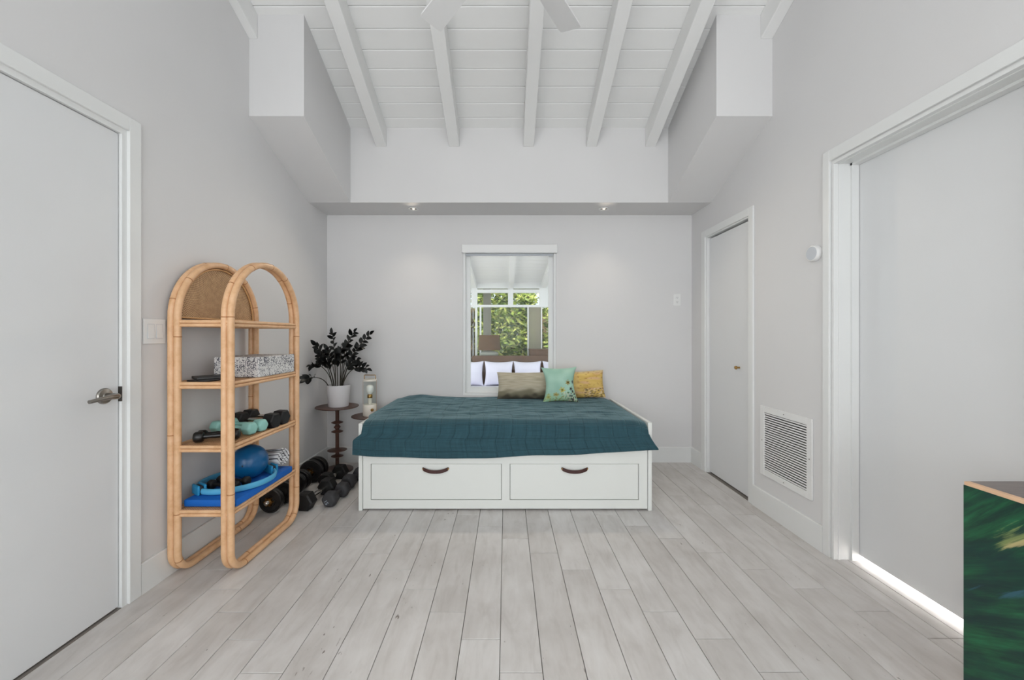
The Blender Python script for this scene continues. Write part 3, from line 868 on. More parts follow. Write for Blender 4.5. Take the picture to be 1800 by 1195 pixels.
# quilt
def quilt():
    NX, NV = 180, 130
    # profile along v: back -> front edge -> hem, arc length parametrised
    back_y, fr_y, zt_ = 3.685, 2.672, 0.614
    R = 0.08
    top_len = back_y - (fr_y + R)
    arc = R * PI / 2
    drop = 0.165
    tot = top_len + arc + drop
    bm = bmn(); uvl = bm.loops.layers.uv.new('UVMap')
    grid = []
    for j in range(NV + 1):
        # denser on the drape
        t = j / NV
        s = tot * t
        row = []
        for i in range(NX + 1):
            u = i / NX
            if s <= top_len:
                y = back_y - s; z = zt_; below = 0
            elif s <= top_len + arc:
                a = (s - top_len) / R
                y = fr_y + R - R * math.sin(a); z = zt_ - R + R * math.cos(a); below = (1 - math.cos(a)) * 0.08
            else:
                q = (s - top_len - arc) / drop
                # hem line falls towards the middle-left
                hem = 0.166 - 0.027 * (max(0, 0.3 - u) / 0.3) ** 1.5 - 0.058 * (max(0, u - 0.3) / 0.7) ** 1.3 + 0.003 * math.sin(u * 19)
                y = fr_y - 0.012 * q - 0.005 * math.sin(u * 30) * q; z = zt_ - R - hem * q * 1.0
                below = 0.08 + q
            # side extents
            lx, rx = BX0 + pt + 0.004, BX1 - pt - 0.004
            if s <= top_len:
                f = s / top_len
                lx = BX0 - 0.006 + (pt + 0.010) * sstep(0.80, 0.97, f); rx = BX1 - pt - 0.003
            w = min(1.0, below)
            wl = sstep(0.0, 0.45, w); wr = w ** 1.3
            lx += (-1.046 - (BX0 + pt)) * wl; rx += (1.036 - (BX1 - pt)) * wr
            x = lx + (rx - lx) * u
            # padding, wrinkles, soft dome
            if s <= top_len + arc:
                e = min(u, 1 - u)
                edge = min(1.0, e / 0.05)
                dome = 0.010 * math.sin(PI * u) ** 0.5 if 0 < u < 1 else 0
                f = 0.35 + 0.65 * min(1.0, (y - fr_y) / 0.2)
                zz = noise.noise(Vector((x * 2.2, y * 9, 3.1))) * 0.008 + noise.noise(Vector((x * 5, y * 22, 7.7))) * 0.007 + noise.noise(Vector((x * 10, y * 34, 1.7))) * 0.005
                lump = 0.022 * math.exp(-((x + 0.78) / 0.22) ** 2) * max(0, (y - 2.9) / 0.75)
                z += (zz * f + dome + lump) * edge - (1 - edge) ** 2 * (0.02 if u > 0.5 else 0.004)
            else:
                y += noise.noise(Vector((x * 6, z * 4, 9.3))) * 0.006 - 0.003
            # the free left corner hangs a little forward
            row.append(bm.verts.new((x, y, z)))
        grid.append(row)
    for j in range(NV):
        for i in range(NX):
            f = bm.faces.new((grid[j][i], grid[j + 1][i], grid[j + 1][i + 1], grid[j][i + 1]))
            for lp, (a, b_) in zip(f.loops, ((i, j), (i, j + 1), (i + 1, j + 1), (i + 1, j))):
                lp[uvl].uv = (a / NX, b_ / NV)
    bmesh.ops.recalc_face_normals(bm, faces=bm.faces)
    o = obj('quilt', bm, 'quilt', None, 60)
    so = o.modifiers.new('thickness', 'SOLIDIFY'); so.thickness = 0.010; so.offset = -1
    return tag(o, 'teal quilted bedspread draped over the daybed front', 'bedspread')
quilt()

# ------------------------------------------------------------------ cushions
def cushion(name, label, w, h, t, pos, rot, colfn, cat='cushion', mat='printed_fabric', n=56, concave=0.06, group=None, conx=None):
    bm = bmn(); cl = bm.verts.layers.float_color.new('print')
    def pt_(u, v, side):
        x = u * w / 2 * (1 - (conx or concave) * (1 - v * v) * abs(u) ** 2)
        z = v * h / 2 * (1 - concave * (1 - u * u) * abs(v) ** 2)
        prof = max(0.0, (1 - abs(u) ** 2.6)) ** 0.6 * max(0.0, (1 - abs(v) ** 2.6)) ** 0.6
        wob = 0.10 * noise.noise(Vector((u * 2.3 + w * 9, v * 2.6, side)))
        y = side * t / 2 * prof * (1 + wob)
        return (x, y, z + h / 2)
    def col(u, v, side):
        c = colfn(u, v) if side < 0 else colfn(-u, v)
        return (*c, 1)
    G = {}
    for side in (-1, 1):
        for i in range(n + 1):
            for j in range(n + 1):
                u, v = -1 + 2 * i / n, -1 + 2 * j / n
                edge = i in (0, n) or j in (0, n)
                if edge and side == 1: G[(1, i, j)] = G[(-1, i, j)]; continue
                vv = bm.verts.new(pt_(u, v, side)); vv[cl] = col(u, v, side); G[(side, i, j)] = vv
        for i in range(n):
            for j in range(n):
                q = [G[(side, i, j)], G[(side, i + 1, j)], G[(side, i + 1, j + 1)], G[(side, i, j + 1)]]
                bm.faces.new(q if side < 0 else q[::-1])
    o = obj(name, bm, mat, None, 70)
    o.location = pos; o.rotation_euler = rot
    return tag(o, label, cat, group)

def N(u, v, a, b, s): return noise.noise(Vector((u * a, v * b, s)))
def lerp(a, b, t): return tuple(x + (y - x) * t for x, y in zip(a, b))
def sstep(a, b, x):
    t = max(0, min(1, (x - a) / (b - a))); return t * t * (3 - 2 * t)
def col_beige(u, v):
    c = lerp(lin((190, 182, 162)), lin((172, 163, 142)), 0.5 + N(u, v, 3, 12, 1))
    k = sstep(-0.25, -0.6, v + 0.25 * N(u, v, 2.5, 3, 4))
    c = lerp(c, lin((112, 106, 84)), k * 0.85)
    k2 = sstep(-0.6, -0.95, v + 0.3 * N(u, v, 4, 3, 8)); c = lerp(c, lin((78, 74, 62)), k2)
    if abs(v - 0.38 - 0.05 * N(u, v, 2, 2, 9)) < 0.02: c = lerp(c, lin((160, 152, 134)), 0.7)
    return c
FL = [(0.42, 0.06, 0.16, (150, 132, 60), (76, 62, 30)), (0.08, -0.36, 0.18, (188, 180, 96), (120, 116, 52)), (-0.28, -0.62, 0.16, (180, 168, 104), (140, 128, 70)),
      (0.60, -0.30, 0.13, (70, 74, 60), (40, 42, 36)), (0.78, 0.10, 0.12, (78, 72, 70), (50, 44, 46)), (0.72, -0.42, 0.10, (58, 60, 54), (30, 30, 30)),
      (-0.72, -0.72, 0.2, (176, 188, 120), (150, 160, 96)), (0.40, -0.52, 0.10, (92, 140, 96), (60, 100, 66))]
def col_teal(u, v):
    c = lerp(lin((172, 208, 190)), lin((152, 192, 174)), 0.5 + N(u, v, 2, 2, 2))
    c = lerp(c, lin((164, 204, 150)), sstep(-0.45, -0.95, v) * 0.6)
    for (a, b_, r, c1, c2) in FL:
        dx, dy = u - a, v - b_
        d = math.hypot(dx, dy); ang = math.atan2(dy, dx)
        rr = r * (0.7 + 0.3 * math.cos(ang * 6 + a * 9))
        if d < rr: c = lin(c1) if d > r * 0.33 else lin(c2)
    if u > 0.15 and v < -0.5:
        q = N(u, v, 11, 11, 5)
        if q > 0.05: c = lerp(c, lin((58, 52, 56)), min(1, (u - 0.15) * 2.2))
        elif q < -0.25: c = lin((196, 190, 170))
    elif v < -0.45 and N(u, v, 9, 9, 6) > 0.25: c = lerp(c, lin((150, 150, 84)), 0.8)
    for sx in (0.15, 0.3):
        if -0.9 < v < -0.45 and abs(u - sx - 0.05 * math.sin(v * 7)) < 0.018: c = lin((210, 220, 190))
    return c
def col_yellow(u, v):
    k = 0.5 + N(u, v, 2.2, 5, 3)
    c = lerp(lin((222, 192, 112)), lin((206, 170, 92)), k)
    c = lerp(c, lin((214, 172, 140)), sstep(0.1, 0.5, N(u, v, 2, 4, 13)) * 0.7)
    c = lerp(c, lin((206, 188, 156)), sstep(0.7, 0.95, v) * 0.8)
    if u < 0.0: c = lerp(c, lin((210, 176, 128)), 0.3)
    if N(u, v, 9, 12, 21) > 0.38: c = lerp(c, lin((166, 118, 62)), 0.7)
    if u > 0.15 and v < -0.35:
        q = N(u, v, 10, 12, 31)
        if q > 0.18: c = lerp(c, lin((104, 84, 66)), 0.85)
        elif q < -0.3: c = lin((226, 204, 176))
    return c
QZ = 0.622
cushion('lumbar_cushion', 'long beige cushion with dark olive streaks at its foot', 0.50, 0.255, 0.13, (0.165, 3.575, QZ - 0.004), (math.radians(-16), 0, math.radians(2)), col_beige)
cushion('lumbar_cushion', 'mustard yellow printed cushion at the right end of the row', 0.46, 0.255, 0.13, (0.675, 3.585, QZ + 0.003), (math.radians(-14), math.radians(-3), math.radians(-3)), col_yellow)
cushion('square_cushion', 'mint green square cushion with printed flowers in front of two cushions', 0.318, 0.315, 0.13, (0.472, 3.41, QZ - 0.004), (math.radians(-16), math.radians(-1), 0), col_teal, concave=0.10, conx=0.24)

# ------------------------------------------------------------------ rattan shelf
rs = thing('rattan_shelf', 'arched rattan shelf with four tiers against the left wall', 'shelf', (0, 0, 0))
RT = 0.0163
YF, YK = 1.957, 2.570
YM = (YF + YK) / 2; AR = (YK - YF) / 2
ZA = 1.617 - RT - AR
def arch_pts(x):
    pts = []
    rb = 0.10; zb = RT + 0.001
    for i in range(9):
        a = PI * 1.0 + (PI / 2) * i / 8      # front bottom corner, from leg to floor
        pts.append((x, YF + rb + rb * math.cos(a), zb + rb + rb * math.sin(a)))
    for i in range(1, 6): pts.append((x, YF + rb + (YK - YF - 2 * rb) * i / 6, zb))
    for i in range(9):
        a = PI * 1.5 + (PI / 2) * i / 8
        pts.append((x, YK - rb + rb * math.cos(a), zb + rb + rb * math.sin(a)))
    for i in range(1, 12): pts.append((x, YK, zb + rb + (ZA - zb - rb) * i / 12))
    for i in range(33):
        a = PI * i / 32
        pts.append((x, YM + AR * math.cos(a), ZA + AR * math.sin(a)))
    for i in range(1, 12): pts.append((x, YF, ZA - (ZA - zb - rb) * i / 12))
    return pts
def ring_at(bm, c, t, r, w=0.004):
    t = Vector(t).normalized(); c = Vector(c)
    add_tube(bm, [c - t * w, c - t * w * 0.4, c + t * w * 0.4, c + t * w], [r - 0.0004, r + 0.0011, r + 0.0011, r - 0.0004], 14)
rnd = random.Random(3)
for x in (-1.668, -1.6365, -1.403, -1.3715):
    pts = arch_pts(x)
    p_ = obj('cane_pole', add_tube(bmn(), pts, RT, 14, closed=True, ref=(1, 0, 0)), 'rattan', rs, 60)
    i = rnd.randint(2, 9)
    while i < len(pts) - 1:
        c = Vector(pts[i]); t_ = Vector(pts[(i + 1) % len(pts)]) - Vector(pts[i - 1])
        b = bmn(); ring_at(b, c, t_, RT, 0.003)
        obj('cane_joint', b, 'rattan_node', p_, 60)
        i += rnd.randint(5, 11)
SHZ = [1.263, 0.9535, 0.638, 0.317]
XA, XB = -1.652, -1.387
RR = 0.0088
for z in SHZ:
    sh = obj('shelf_board', None or (lambda: (lambda b: (add_box(b, XA + 0.012, XB - 0.012, YF + 0.012, YK - 0.012, z + 0.006, z + 0.0145), b)[-1])(bmn()))(), 'weave_shelf', rs)
    me = sh.data; uv = me.uv_layers.new(name='UVMap')
    for lp in me.loops:
        c = me.vertices[lp.vertex_index].co
        uv.data[lp.index].uv = ((c.y - YF) / 0.6, (c.x - XA) / 0.3)
    for dz in (RR, -RR):
        for yy in (YF, YK):
            obj('rail', add_tube(bmn(), [(XA - 0.005, yy, z + dz), ((XA + XB) / 2, yy, z + dz), (XB + 0.005, yy, z + dz)], RR, 10), 'rattan', rs, 60)
        for xx in (XA, XB):
            s_ = 1 if xx == XB else -1
            obj('rail', add_tube(bmn(), [(xx + s_ * 0.012, YF, z + dz), (xx + s_ * 0.012, YM, z + dz), (xx + s_ * 0.012, YK, z + dz)], RR, 10), 'rattan', rs, 60)
# woven half disc in the arch on the wall side
bm = bmn(); uvl = bm.loops.layers.uv.new('UVMap')
R_ = AR - RT + 0.002; z0_ = SHZ[0] + 0.02
NA, NR = 48, 12
gv = {}
for i in range(NA + 1):
    for j in range(NR + 1):
        a = PI * i / NA; r = 0.006 + (R_ - 0.006) * j / NR
        gv[(i, j)] = bm.verts.new((XA, YM - r * math.cos(a), ZA + r * math.sin(a)))
for i in range(NA):
    for j in range(NR):
        f = bm.faces.new((gv[(i, j)], gv[(i + 1, j)], gv[(i + 1, j + 1)], gv[(i, j + 1)]))
        for lp, (a, b_) in zip(f.loops, ((i, j), (i + 1, j), (i + 1, j + 1), (i, j + 1))): lp[uvl].uv = (a / NA, b_ / NR)
wp = obj('woven_panel', bm, 'weave_panel', rs)
so = wp.modifiers.new('thickness', 'SOLIDIFY'); so.thickness = 0.008; so.offset = 0
wp['label'] = 'brown woven half-round panel'
rim = [(XA + 0.010, YM - (R_ - 0.009) * math.cos(PI * i / 40), ZA + (R_ - 0.009) * math.sin(PI * i / 40)) for i in range(41)]
obj('panel_rim', add_tube(bmn(), rim, 0.005, 8), 'rattan_rim', wp, 60)
obj('panel_rim', add_tube(bmn(), [(XA + 0.008, YF + RT, ZA), (XA + 0.008, YM, ZA), (XA + 0.008, YK - RT, ZA)], 0.005, 8), 'rattan_rim', wp, 60)

SH = [z + 0.0178 for z in SHZ]           # tops of the rails; things rest on the woven boards
SB = [z + 0.0146 for z in SHZ]

# ---- things on the second tier
t = tag(obj('patterned_box', box_bm(-1.612, -1.362, 2.165, 2.525, 0, 0.112, 0.004, 2), 'speckle_paper'), 'black and white speckled box on the shelf', 'box')
t.location = (0, 0, SH[1])
t = tag(obj('tablet', box_bm(-0.06, 0.06, -0.085, 0.085, 0, 0.009, 0.004, 2), 'tablet_black', None, 40), 'thin black tablet lying at the front of the shelf', 'tablet')
t.location = (-1.545, 2.060, SB[1] + 0.0005); t.rotation_euler = (0, 0, math.radians(-8))
t = thing('notebook', 'black notebook lying behind the tablet on the shelf', 'book', (-1.555, 2.070, SB[1] + 0.010), math.radians(-40))
b = box_bm(-0.05, 0.05, -0.072, 0.072, 0, 0.002, 0.0008, 1); add_box(b, -0.05, 0.05, -0.072, 0.072, 0.011, 0.013, 0.0008, 1); add_box(b, -0.05, -0.047, -0.072, 0.072, 0.002, 0.011)
obj('cover', b, 'book_black', t)
obj('pages', box_bm(-0.047, 0.047, -0.069, 0.069, 0.002, 0.011), 'slot_dark', t)

# ---- dumbbells
def hexhead(bm, x0, x1, r, cham=0.012, n=6, rot=PI / 6):
    prof = [(r - cham, x0), (r, x0 + cham), (r, x1 - cham), (r - cham, x1)]
    rings = []
    for rr, h in prof:
        rings.append([bm.verts.new((h, rr * math.cos(2 * PI * i / n + rot), rr * math.sin(2 * PI * i / n + rot))) for i in range(n)])
    for a, b_ in zip(rings, rings[1:]):
        for i in range(n):
            j = (i + 1) % n; bm.faces.new((a[i], a[j], b_[j], b_[i]))
    bm.faces.new(rings[0][::-1]); bm.faces.new(rings[-1])
    bmesh.ops.recalc_face_normals(bm, faces=bm.faces)
    return bm
def place(t, p0, p1, z):
    p0, p1 = Vector(p0), Vector(p1); m = (p0 + p1) / 2
    t.location = (m.x, m.y, z); d = p1 - p0
    t.rotation_euler = (0, 0, math.atan2(d.y, d.x))
def hex_dumbbell(label, p0, p1, r, hl, hm, hmat, zbase, group, hr=0.014, soft=0, handle_tube=None):
    """p0,p1 are the centres of both heads"""
    t = thing('hex_dumbbell', label, 'dumbbell', group=group)
    L = (Vector(p1) - Vector(p0)).length / 2
    rot = 0 if False else PI / 6
    zc_ = r * math.cos(PI / 6)
    for s in (-1, 1):
        b = hexhead(bmn(), s * L - hl / 2, s * L + hl / 2, r, 0.14 * r + soft, 6, 0.0)
        if soft: bmesh.ops.bevel(b, geom=list(b.edges), offset=r * 0.16, segments=3, profile=0.5, affect='EDGES')
        obj('head', b, hm, t, 30 if not soft else 80, loc=(0, 0, zc_))
    prof = [(hr * 0.85, -L + hl / 2 - 0.002), (hr * 0.85, -L * 0.35), (hr * 1.08, 0), (hr * 0.85, L * 0.35), (hr * 0.85, L - hl / 2 + 0.002)]
    obj('handle', add_lathe(bmn(), prof, 16, axis='X'), hmat, t, 60, loc=(0, 0, zc_))
    place(t, p0, p1, zbase)
    return t
def round_dumbbell(label, p0, p1, r, hl, hm, hmat, zbase, group, hr=0.012, ribs=True):
    t = thing('round_dumbbell', label, 'dumbbell', group=group)
    L = (Vector(p1) - Vector(p0)).length / 2
    for s in (-1, 1):
        prof = [(0, -hl / 2), (r * 0.55, -hl / 2), (r * 0.8, -hl * 0.46), (r, -hl * 0.28), (r, hl * 0.28), (r * 0.8, hl * 0.46), (r * 0.55, hl / 2), (0, hl / 2)]
        hd = obj('head', add_lathe(bmn(), prof, 24, axis='X', cap=False), hm, t, 40, loc=(s * L, 0, r))
        obj('end_cap', add_lathe(bmn(), [(0, s * (hl / 2 + 0.0012)), (r * 0.4, s * (hl / 2 + 0.0012)), (r * 0.42, s * hl / 2)], 18, axis='X', cap=False), 'rubber_black', hd, 40)
    obj('handle', add_lathe(bmn(), [(hr, -L + hl * 0.4), (hr * 0.9, -L * 0.4), (hr * 1.1, 0), (hr * 0.9, L * 0.4), (hr, L - hl * 0.4)], 16, axis='X'), hmat, t, 60, loc=(0, 0, r))
    place(t, p0, p1, zbase)
    return t
G1 = 'dumbbells on the third shelf tier'
round_dumbbell('small glossy black dumbbell at the front of the shelf', (-1.573, 2.010), (-1.430, 2.072), 0.0275, 0.044, 'vinyl_black', 'vinyl_black', SH[2], G1)
round_dumbbell('small glossy black dumbbell just behind the front one', (-1.604, 2.074), (-1.470, 2.114), 0.024, 0.042, 'vinyl_black', 'vinyl_black', SH[2], G1)
hex_dumbbell('aqua dumbbell next to the small black ones', (-1.622, 2.212), (-1.424, 2.176), 0.038, 0.062, 'neoprene_aqua', 'neoprene_aqua', SH[2], G1, 0.014, 0.004)
hex_dumbbell('aqua dumbbell next to the black hex ones', (-1.604, 2.288), (-1.412, 2.252), 0.038, 0.062, 'neoprene_aqua', 'neoprene_aqua', SH[2], G1, 0.014, 0.004)
hex_dumbbell('black hex dumbbell with chrome handle beside the aqua pair', (-1.605, 2.372), (-1.398, 2.342), 0.047, 0.068, 'rubber_black', 'chrome', SH[2], G1, 0.013)
hex_dumbbell('black hex dumbbell with chrome handle at the far end of the shelf', (-1.605, 2.468), (-1.398, 2.438), 0.047, 0.068, 'rubber_black', 'chrome', SH[2], G1, 0.013)

# ---- bottom tier: mat, ring, ball, weights, towel
MT = 0.038
t = tag(obj('exercise_mat', box_bm(-1.632, -1.362, 1.985, 2.505, 0, MT, 0.008, 2), 'mat_blue', None, 40), 'bright blue foam mat on the bottom shelf tier', 'mat')
t.location = (0, 0, SH[3])
ZM = SH[3] + MT
rg = thing('pilates_ring', 'light blue flexible exercise ring lying on the blue mat', 'exercise ring', (-1.512, 2.215, ZM + 0.002), math.atan2(0.33, 0.20))
RA, RB_ = 0.185, 0.166
pts = [(RA * math.cos(2 * PI * i / 64), RB_ * math.sin(2 * PI * i / 64), 0.0165 + 0.0) for i in range(64)]
def ring_tube():
    bm = bmn(); rings = []
    for i in range(64):
        a = 2 * PI * i / 64
        c = Vector((RA * math.cos(a), RB_ * math.sin(a), 0.0165)); n_ = Vector((math.cos(a), math.sin(a), 0)); 
        rings.append([bm.verts.new(c + n_ * (0.0085 * math.cos(2 * PI * k / 12)) + Vector((0, 0, 0.0160 * math.sin(2 * PI * k / 12)))) for k in range(12)])
    for i in range(64):
        a, b_ = rings[i], rings[(i + 1) % 64]
        for k in range(12):
            j = (k + 1) % 12; bm.faces.new((a[k], b_[k], b_[j], a[j]))
    bmesh.ops.recalc_face_normals(bm, faces=bm.faces); return bm
obj('ring', ring_tube(), 'ring_blue', rg, 60)
for s in (-1, 1):
    obj('hand_pad', box_bm(-0.006, 0.006, -0.036, 0.036, 0.0, 0.050, 0.005, 3), 'pad_blue', rg, 40, loc=(s * (RA - 0.016), 0, 0))
    obj('pad_core', box_bm(-0.0085, 0.0085, -0.030, 0.030, 0.002, 0.044, 0.004, 2), 'pad_black', rg, 40, loc=(s * (RA - 0.001), 0, 0))
    obj('hand_pad', box_bm(-0.006, 0.006, -0.036, 0.036, 0.0, 0.050, 0.005, 3), 'pad_blue', rg, 40, loc=(s * (RA + 0.014), 0, 0))
bl = thing('exercise_ball', 'glossy dark blue exercise ball inside the ring', 'ball', (-1.496, 2.290, ZM))
prof = [(0.096 * math.sin(PI * i / 24), 0.096 - 0.096 * math.cos(PI * i / 24)) for i in range(25)]
prof[0] = (0, 0); prof[-1] = (0, 0.192)
obj('ball', add_lathe(bmn(), prof, 48), 'ball_blue', bl, 80)
obj('valve_plug', add_lathe(bmn(), [(0, -0.0012), (0.004, -0.001), (0.005, 0.001)], 14, axis='Y', cap=False), 'pad_black', bl, 50, loc=(0.02, -0.0935, 0.098))
G2 = 'small weights inside the exercise ring'
round_dumbbell('small black weight inside the ring nearest the front', (-1.592, 2.125), (-1.452, 2.106), 0.024, 0.034, 'rubber_black', 'rubber_black', ZM + 0.001, G2, 0.010)
round_dumbbell('small black weight inside the ring touching the blue ball', (-1.590, 2.192), (-1.440, 2.176), 0.024, 0.034, 'rubber_black', 'rubber_black', ZM + 0.001, G2, 0.010)
# rolled striped towel
bm = bmn(); n = 90; prev = None; Lw = 0.078
for side in (0,):
    rows = []
    for i in range(n + 1):
        a = i / n * 2 * PI * 3.2; r = 0.010 + 0.040 * i / n
        y, z = r * math.cos(a) * 1.05, r * math.sin(a) * 0.98
        rows.append([bm.verts.new((x, y, z)) for x in (-Lw, -Lw * 0.3, Lw * 0.3, Lw)])
    for a_, b_ in zip(rows, rows[1:]):
        for k in range(3): bm.faces.new((a_[k], a_[k + 1], b_[k + 1], b_[k]))
o = obj('rolled_towel', bm, 'striped_towel', None, 60)
so = o.modifiers.new('thickness', 'SOLIDIFY'); so.thickness = 0.006; so.offset = 0
o.location = (-1.472, 2.478, ZM + 0.052); o.rotation_euler = (math.radians(30), math.radians(-8), math.radians(-14))
tag(o, 'rolled white towel with thin black stripes behind the blue ball', 'towel')
o.location.z = ZM + 0.060

# ------------------------------------------------------------------ floor weights
G3 = 'heavy weights on the floor by the side table'
def plate_dumbbell(label, x, y0, y1, r, group, ang=0.0):
    t = thing('plate_dumbbell', label, 'dumbbell', ((x), (y0 + y1) / 2, 0), ang, group)
    L = (y1 - y0) / 2
    obj('bar', add_lathe(bmn(), [(0, -L), (0.010, -L), (0.0135, -L + 0.004), (0.0135, L - 0.004), (0.010, L), (0, L)], 18, axis='Y', cap=False), 'chrome', t, 50, loc=(0, 0, r))
    for s in (-1, 1):
        for q, (rr, th) in enumerate(((r, 0.024), (r * 0.97, 0.022))):
            c = s * (L - 0.055 - q * 0.024)
            prof = [(0.0136, -th / 2), (rr * 0.45, -th / 2), (rr * 0.48, -th * 0.25), (rr * 0.82, -th * 0.25), (rr * 0.86, -th / 2), (rr * 0.97, -th / 2), (rr, -th * 0.3), (rr, th * 0.3), (rr * 0.97, th / 2), (rr * 0.86, th / 2), (rr * 0.82, th * 0.25), (rr * 0.48, th * 0.25), (rr * 0.45, th / 2), (0.0136, th / 2)]
            obj('plate', add_lathe(bmn(), prof, 40, axis='Y', cap=False), 'iron_black', t, 40, loc=(0, c, r))
        # star collar nut
        b = bmn(); nn = 36; A = []; B = []
        for i in range(nn):
            a = 2 * PI * i / nn; rr = 0.027 + 0.0055 * math.cos(6 * a)
            A.append(b.verts.new((rr * math.cos(a), -0.008, rr * math.sin(a)))); B.append(b.verts.new((rr * math.cos(a), 0.008, rr * math.sin(a))))
        b.faces.new(A); b.faces.new(B[::-1])
        for i in range(nn): b.faces.new((A[i], B[i], B[(i + 1) % nn], A[(i + 1) % nn]))
        bmesh.ops.recalc_face_normals(b, faces=b.faces)
        obj('collar', b, 'brass_dark', t, 40, loc=(0, s * (L - 0.034), r))
    return t
plate_dumbbell('black plate dumbbell with star collar under the shelf end', -1.594, 2.612, 2.892, 0.080, G3, math.radians(-4))
plate_dumbbell('black plate dumbbell along the wall beyond the shelf', -1.602, 2.925, 3.130, 0.078, G3, math.radians(-2))
plate_dumbbell('large black plate dumbbell nearest the side table', -1.592, 3.150, 3.365, 0.092, G3)
hex_dumbbell('large black hex dumbbell lying on the floor beside the rattan leg', (-1.388, 2.722), (-1.357, 2.985), 0.066, 0.080, 'rubber_black', 'chrome', 0.0, G3, 0.018)
hex_dumbbell('black hex dumbbell on the floor against the side table', (-1.425, 3.120), (-1.400, 3.315), 0.064, 0.070, 'rubber_black', 'chrome', 0.0, G3, 0.016)
t15 = hex_dumbbell('dark grey dumbbell with a white number on its end', (-1.240, 2.775), (-1.226, 2.940), 0.058, 0.080, 'neoprene_grey', 'neoprene_grey', 0.0, G3, 0.020, 0.006)
hex_dumbbell('dark grey dumbbell behind the numbered one by the bed', (-1.240, 3.095), (-1.215, 3.270), 0.060, 0.085, 'neoprene_grey', 'neoprene_grey', 0.0, G3, 0.019, 0.006)
# printed number on the near end face
fc = bpy.data.curves.new('number_print', 'FONT'); fc.body = '15'; fc.size = 0.034; fc.align_x = 'CENTER'; fc.align_y = 'CENTER'; fc.extrude = 0.0004
tmp = bpy.data.objects.new('tmp', fc); COL.objects.link(tmp)
bpy.context.view_layer.update()
me = bpy.data.meshes.new_from_object(tmp.evaluated_get(bpy.context.evaluated_depsgraph_get()))
bpy.data.objects.remove(tmp, do_unlink=True)
me.name = 'number_print'; me.materials.clear()
o = obj('number_print', me, 'print_grey', t15)
# local frame of the dumbbell: +x towards the far head; the near end face looks along -x
o.matrix_local = Matrix.Translation((-0.0828 - 0.040 - 0.0006, 0.012, 0.058 * math.cos(PI / 6) - 0.012)) @ Matrix.Rotation(-PI / 2, 4, 'Z') @ Matrix.Rotation(PI / 2, 4, 'X') @ Matrix.Rotation(math.radians(-58), 4, 'Z')

# ------------------------------------------------------------------ side tables, plant, lamp, cord
def side_table(label, x, y, zt, r, beads, rb, zb0=0.0):
    t = thing('side_table', label, 'side table', (x, y, 0), group='turned walnut side tables')
    obj('table_top', add_lathe(bmn(), [(0, zt - 0.022), (0.05, zt - 0.022), (r * 0.7, zt - 0.018), (r * 0.95, zt - 0.011), (r, zt - 0.006), (r * 0.99, zt), (0, zt)], 56, cap=False), 'walnut', t, 30)
    obj('stem', add_lathe(bmn(), [(0.016, 0.018), (0.016, zt - 0.05), (0.021, zt - 0.032), (0.034, zt - 0.0215)], 24), 'walnut', t, 50)
    for (z, rr, h) in beads:
        obj('bead', add_lathe(bmn(), [(0.016, z - h), (rr * 0.75, z - h * 0.45), (rr, z - h * 0.08), (rr, z + h * 0.08), (rr * 0.75, z + h * 0.45), (0.016, z + h)], 32), 'walnut', t, 40)
    obj('foot', add_lathe(bmn(), [(0, 0.0), (rb, 0.0), (rb, 0.008), (rb * 0.85, 0.016), (rb * 0.3, 0.022), (0, 0.024)], 48, cap=False), 'walnut', t, 40)
    return t
TX, TY, TZ = -1.508, 3.505, 0.572
side_table('taller round walnut side table with the potted plant', TX, TY, TZ, 0.182, [(0.427, 0.050, 0.016), (0.386, 0.029, 0.020), (0.346, 0.050, 0.016), (0.181, 0.082, 0.014), (0.128, 0.052, 0.015)], 0.135)
LX, LY, LZ = -1.218, 3.530, 0.486
side_table('lower round walnut side table beside the bed', LX, LY, LZ, 0.165, [(0.33, 0.045, 0.015), (0.20, 0.06, 0.014)], 0.12)

pp = thing('potted_plant', 'dark leafed plant in a white pot on the side table', 'plant', (TX + 0.012, TY, TZ))
ph = 0.190
obj('pot', add_lathe(bmn(), [(0, 0), (0.082, 0.0), (0.085, 0.004), (0.099, ph), (0.0945, ph), (0.0925, ph - 0.03), (0, ph - 0.03)], 48, cap=False), 'pot_white', pp, 40)
obj('soil', add_lathe(bmn(), [(0, ph - 0.018), (0.06, ph - 0.020), (0.0925, ph - 0.024)], 32, cap=False), 'soil', pp)
def leaf_mesh():
    bm = bmn()
    L = 0.070; n = 6; prev = None; rows = []
    for i in range(n + 1):
        s = i / n; w = 0.0195 * math.sin(PI * min(1, s ** 0.8)) ** 0.75 if 0 < s < 1 else 0.0006
        z = 0.006 * math.sin(PI * s) - 0.004 * s
        rows.append([bm.verts.new((L * s, -w, z + w * 0.25)), bm.verts.new((L * s, 0, z)), bm.verts.new((L * s, w, z + w * 0.25))])
    for a, b_ in zip(rows, rows[1:]):
        for k in range(2): bm.faces.new((a[k], b_[k], b_[k + 1], a[k + 1]))
    # give the leaf a little thickness
    g_ = bmesh.ops.solidify(bm, geom=list(bm.faces), thickness=0.0012)
    bmesh.ops.recalc_face_normals(bm, faces=bm.faces)
    return finish(bm, 'leaf', 80)
lme = leaf_mesh()
rp = random.Random(11)
